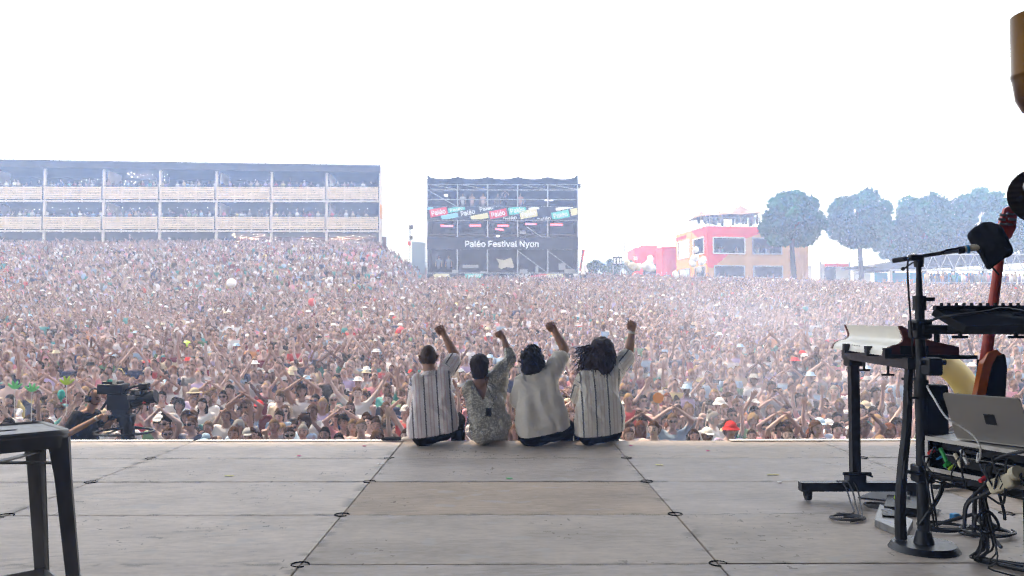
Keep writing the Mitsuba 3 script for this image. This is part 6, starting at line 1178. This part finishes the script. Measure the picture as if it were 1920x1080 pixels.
t = thing('sign_board', 'dark sign board with pale print between the shrubs and the red container', 'sign'); a, b = P(1149, 497, 92), P(1167, 481, 92); put('board', MB().aabb(a[0], b[0], 92, 92.1, a[2], b[2]).mesh(), 'window_dark', t, smooth=False)
for q in (1151, 1157, 1162): p = P(q, 489, 91.9); put('print', MB().aabb(p[0], p[0] + .22, 91.95, 91.995, p[2] - .35, p[2] + .3).mesh(), 'print_white', t, smooth=False)
for q in (1150, 1165): p = P(q, 495, 92); put('post', MB().bar((p[0], 92.2, 2.5), (p[0], 92.2, p[2]), .1, .1).mesh(), 'scaffold_steel', t, smooth=False)

# ------------------------------------------------------------------ trees and shrubs
def leaves(c, rad, n, size, seed, col=(.014, .095, .055), lumps=38):
    rg = np.random.default_rng(seed); c, rad = np.asarray(c), np.asarray(rad); L = []
    fi = np.arange(lumps) + .5; fz_ = 1 - 2 * fi / lumps; fa = fi * 2.39996 + seed; lc = np.stack([np.sqrt(1 - fz_ ** 2) * np.cos(fa), np.sqrt(1 - fz_ ** 2) * np.sin(fa), fz_], 1) + .25 * rg.normal(size=(lumps, 3)); lc /= np.linalg.norm(lc, axis=1, keepdims=True); lc *= rg.uniform(.52, .83, (lumps, 1)); lr = rg.uniform(.19, .34, lumps)
    w = rg.choice(lumps, n, p=lr ** 2 / (lr ** 2).sum()); d_ = rg.normal(size=(n, 3)); d_ /= np.linalg.norm(d_, axis=1, keepdims=True)
    p = (lc[w] + d_ * (lr[w] * rg.uniform(.45, 1.05, n) ** .6)[:, None]); p[:, 2] = np.where(p[:, 2] < -.8, -.8 - (p[:, 2] + .8) * .1, p[:, 2])
    p = p * rad + c; nn = d_ + .95 * rg.normal(size=(n, 3)) + A(0, 0, .25); a = np.cross(nn, rg.normal(size=(n, 3))); a /= np.linalg.norm(a, axis=1, keepdims=True); b = np.cross(nn, a); b /= np.linalg.norm(b, axis=1, keepdims=True); s = size * rg.uniform(.6, 1.3, (n, 1))
    V = np.stack([p - a * s, p + b * s * .55, p + a * s, p - b * s * .55], 1).reshape(-1, 3); F_ = np.arange(4 * n).reshape(n, 4)
    tone = (np.array(col) * (rg.uniform(.7, 1.35, (lumps, 1))[w]) * rg.uniform(.88, 1.12, (n, 1))); return (V, F_), np.repeat(np.clip(tone, .008, .4), 4, 0), lc * rad + c
def tree(label, px, ytop, ybot, width, d, ytrunk, seed, n=8500, tall=True):
    t = thing('tree', label, 'tree', 'round-crowned trees on the right'); k = S(d); zc = P(px, (ytop + ybot) / 2, d); rad = A(width / 2 / k, width / 2 / k, (ybot - ytop) / 2 / k)
    m, c, lc = leaves(zc, rad, n, .29, seed); kk = put('crown', m, 'leaf', t, smooth=False, color=c); zb = float(ground_z(zc[0], d)) - .2
    mb = MB(); top = zc + A(0, 0, -rad[2] * .1); base = A(zc[0] + .05, d, zb); mb.tube(spline([base, base + (top - base) * .35 + A(.1, 0, 0), base + (top - base) * .7, top], 14), np.linspace(.34, .14, 13), 9); put('trunk', mb.mesh(), 'bark', t, smooth=True)
    for i in range(9): a = base + (top - base) * (.55 + .045 * i); e = lc[i % len(lc)]; put('limb', MB().tube(spline([a, .6 * a + .4 * e + A(0, 0, .3), e], 8), np.linspace(.12, .03, 9), 6).mesh(), 'bark', t, smooth=True)
tree('round-crowned tree in front of the orange building', 1484, 358, 470, 124, 79, 470, 41, 9500)
tree('second round-crowned tree standing free behind the booth', 1611, 352, 476, 128, 88, 470, 42)
tree('third round-crowned tree left of the microphone boom', 1730, 361, 492, 124, 90, 480, 43, 9500)
tree('fourth round-crowned tree behind the covered microphone', 1842, 351, 488, 128, 90, 480, 44, 9500)
tree('tree farthest right, behind the guitar head', 1945, 372, 492, 130, 92, 480, 45, 5000)
tree('lower tree filling the gap behind the third and fourth trees', 1785, 410, 494, 105, 98, 485, 46, 6400)
tree('lower tree behind the second and third trees', 1672, 420, 490, 70, 100, 485, 47, 4600)
for i, (px, yt, yb, w, d, lab) in enumerate([(1118, 485, 520, 46, 88, 'dense green shrub right of the mixing tower'), (1150, 484, 520, 34, 94, 'green shrub behind the dark sign board'), (1180, 488, 518, 26, 96, 'small green shrub beside the red container')]):
    t = thing('shrub', lab, 'shrub', 'shrubs by the red containers'); k = S(d); c = P(px, (yt + yb) / 2, d); m, cl, lc = leaves(c, (w / 2 / k, 1.2, (yb - yt) / 2 / k), 1400, .22, 60 + i, (.08, .13, .05), 9); put('foliage', m, 'leaf', t, smooth=False, color=cl); put('stem', MB().cyl((c[0], d, float(ground_z(c[0], d)) - .1), c, .08, .04, 7).mesh(), 'bark', t)

# ------------------------------------------------------------------ balloons and inflatables in the crowd
def balloons(label, px, py, d, n, r, spread, mt='balloon_white', seed=1):
    rg = np.random.default_rng(seed); t = thing('balloon_cluster', label, 'balloons'); c = P(px, py, d)
    for i in range(n):
        o = rg.normal(size=3) * spread; b_ = trimesh.creation.icosphere(2, r * rg.uniform(.85, 1.1)); b_.vertices = np.array(b_.vertices) * A(1, 1, 1.15); b_.apply_translation(c + o); put('balloon', b_, mt, t, smooth=True)
    put('string', MB().cyl(c - A(0, 0, 2.2), c, .012, None, 5).mesh(), 'white_rubber', t)
balloons('cluster of white balloons in front of the red containers', 1218, 499, 74, 12, .28, A(.38, .25, .32)); balloons('smaller cluster of cream balloons left of the red containers', 1184, 501, 72, 7, .26, A(.35, .2, .2), 'cream_plastic', 2); balloons('two white balloons at the left foot of the orange building', 1271, 514, 72, 3, .26, A(.2, .1, .1), seed=3); balloons('white balloons against the left face of the orange building', 1309, 488, 78, 9, .3, A(.28, .2, .6), seed=4)
def solo_ball(px, py, d, r, mt, lab, shape=(1, 1, 1.15)):
    b_ = trimesh.creation.icosphere(3, r); b_.vertices = np.array(b_.vertices) * A(*shape); c = P(px, py, d); b_.apply_translation(c); t = thing('balloon', lab, 'balloon'); put('skin', b_, mt, t, smooth=True); put('knot', MB().cyl(c - A(0, 0, r * shape[2] - .01), c - A(0, 0, r * shape[2] + .03), .012, .02, 6).mesh(), mt, t)
solo_ball(434, 531, 46, .27, 'balloon_white', 'large white ball above the crowd on the left', (1, 1, 1)); solo_ball(1351, 662, 26, .20, 'teal_plastic', 'teal balloon above the crowd left of the keyboard'); solo_ball(751, 624, 29, .17, 'red_plastic', 'red balloon left of the first raised fist', (1, 1, 1.3)); solo_ball(350, 650, 25, .16, 'lime_plastic', 'lime balloon above the broadcast camera'); solo_ball(585, 567, 38, .17, 'red_plastic', 'red balloon in the left part of the crowd'); solo_ball(115, 740, 13.2, .055, 'teal_plastic', 'small teal bulb-shaped balloon held at the left', (1, 1, 1.5)); solo_ball(1182, 603 + 60, 27, .12, 'red_plastic', 'small red balloon below the raised fist on the right') if False else None
for i, (px, py, d_, lab) in enumerate([(125, 722, 13.2, 'green foil leaf shape held up right of the other leaves'), (60, 735, 13.6, 'green blurred leaf shape held up in the middle of three'), (28, 730, 13.8, 'green leaf shape held up at the far left')]):
    c = P(px, py, d_); t = thing('foil_leaf', lab, 'balloon'); mb = MB()
    for a in (-.9, -.3, .3, .9): mb.add(trimesh.creation.icosphere(2, 1.0).apply_transform(trimesh.transformations.euler_matrix(0, a, 0) @ np.diag([.022, .012, .075, 1]) ).apply_translation(c + A(math.sin(a) * .08, 0, math.cos(a) * .08)))
    put('blades', mb.mesh(), 'lime_plastic' if i == 0 else 'green_tape', t, smooth=True); put('stick', MB().cyl(c - A(0, 0, .5), c, .008, None, 6).mesh(), 'white_rubber', t)
t = thing('fan_disc', 'orange round hand fan held up right of the long-haired musician', 'hand fan'); c = P(1234, 746, 14.6); put('disc', MB().cyl(c - A(0, .004, 0), c + A(0, .004, 0), .095, None, 24).mesh(), 'orange_plastic', t); put('handle', MB().cyl(c - A(0, 0, .22), c - A(0, 0, .09), .010, None, 8).mesh(), 'cream_plastic', t)
mat('inflatable_yellow', (.85, .66, .24), .45)
t = thing('inflatable', 'long yellow inflatable tube arching over the crowd behind the guitar', 'inflatable'); q = spline([P(1752, 672, 9.6), P(1782, 690, 9.8), P(1808, 720, 10.0), P(1822, 760, 10.2), P(1826, 800, 10.4)], 24); q2 = q
put('tube', MB().tube(q, np.concatenate([[.06, .13], np.full(len(q) - 4, .15), [.13, .06]]), 18).mesh(), 'inflatable_yellow', t, smooth=True)
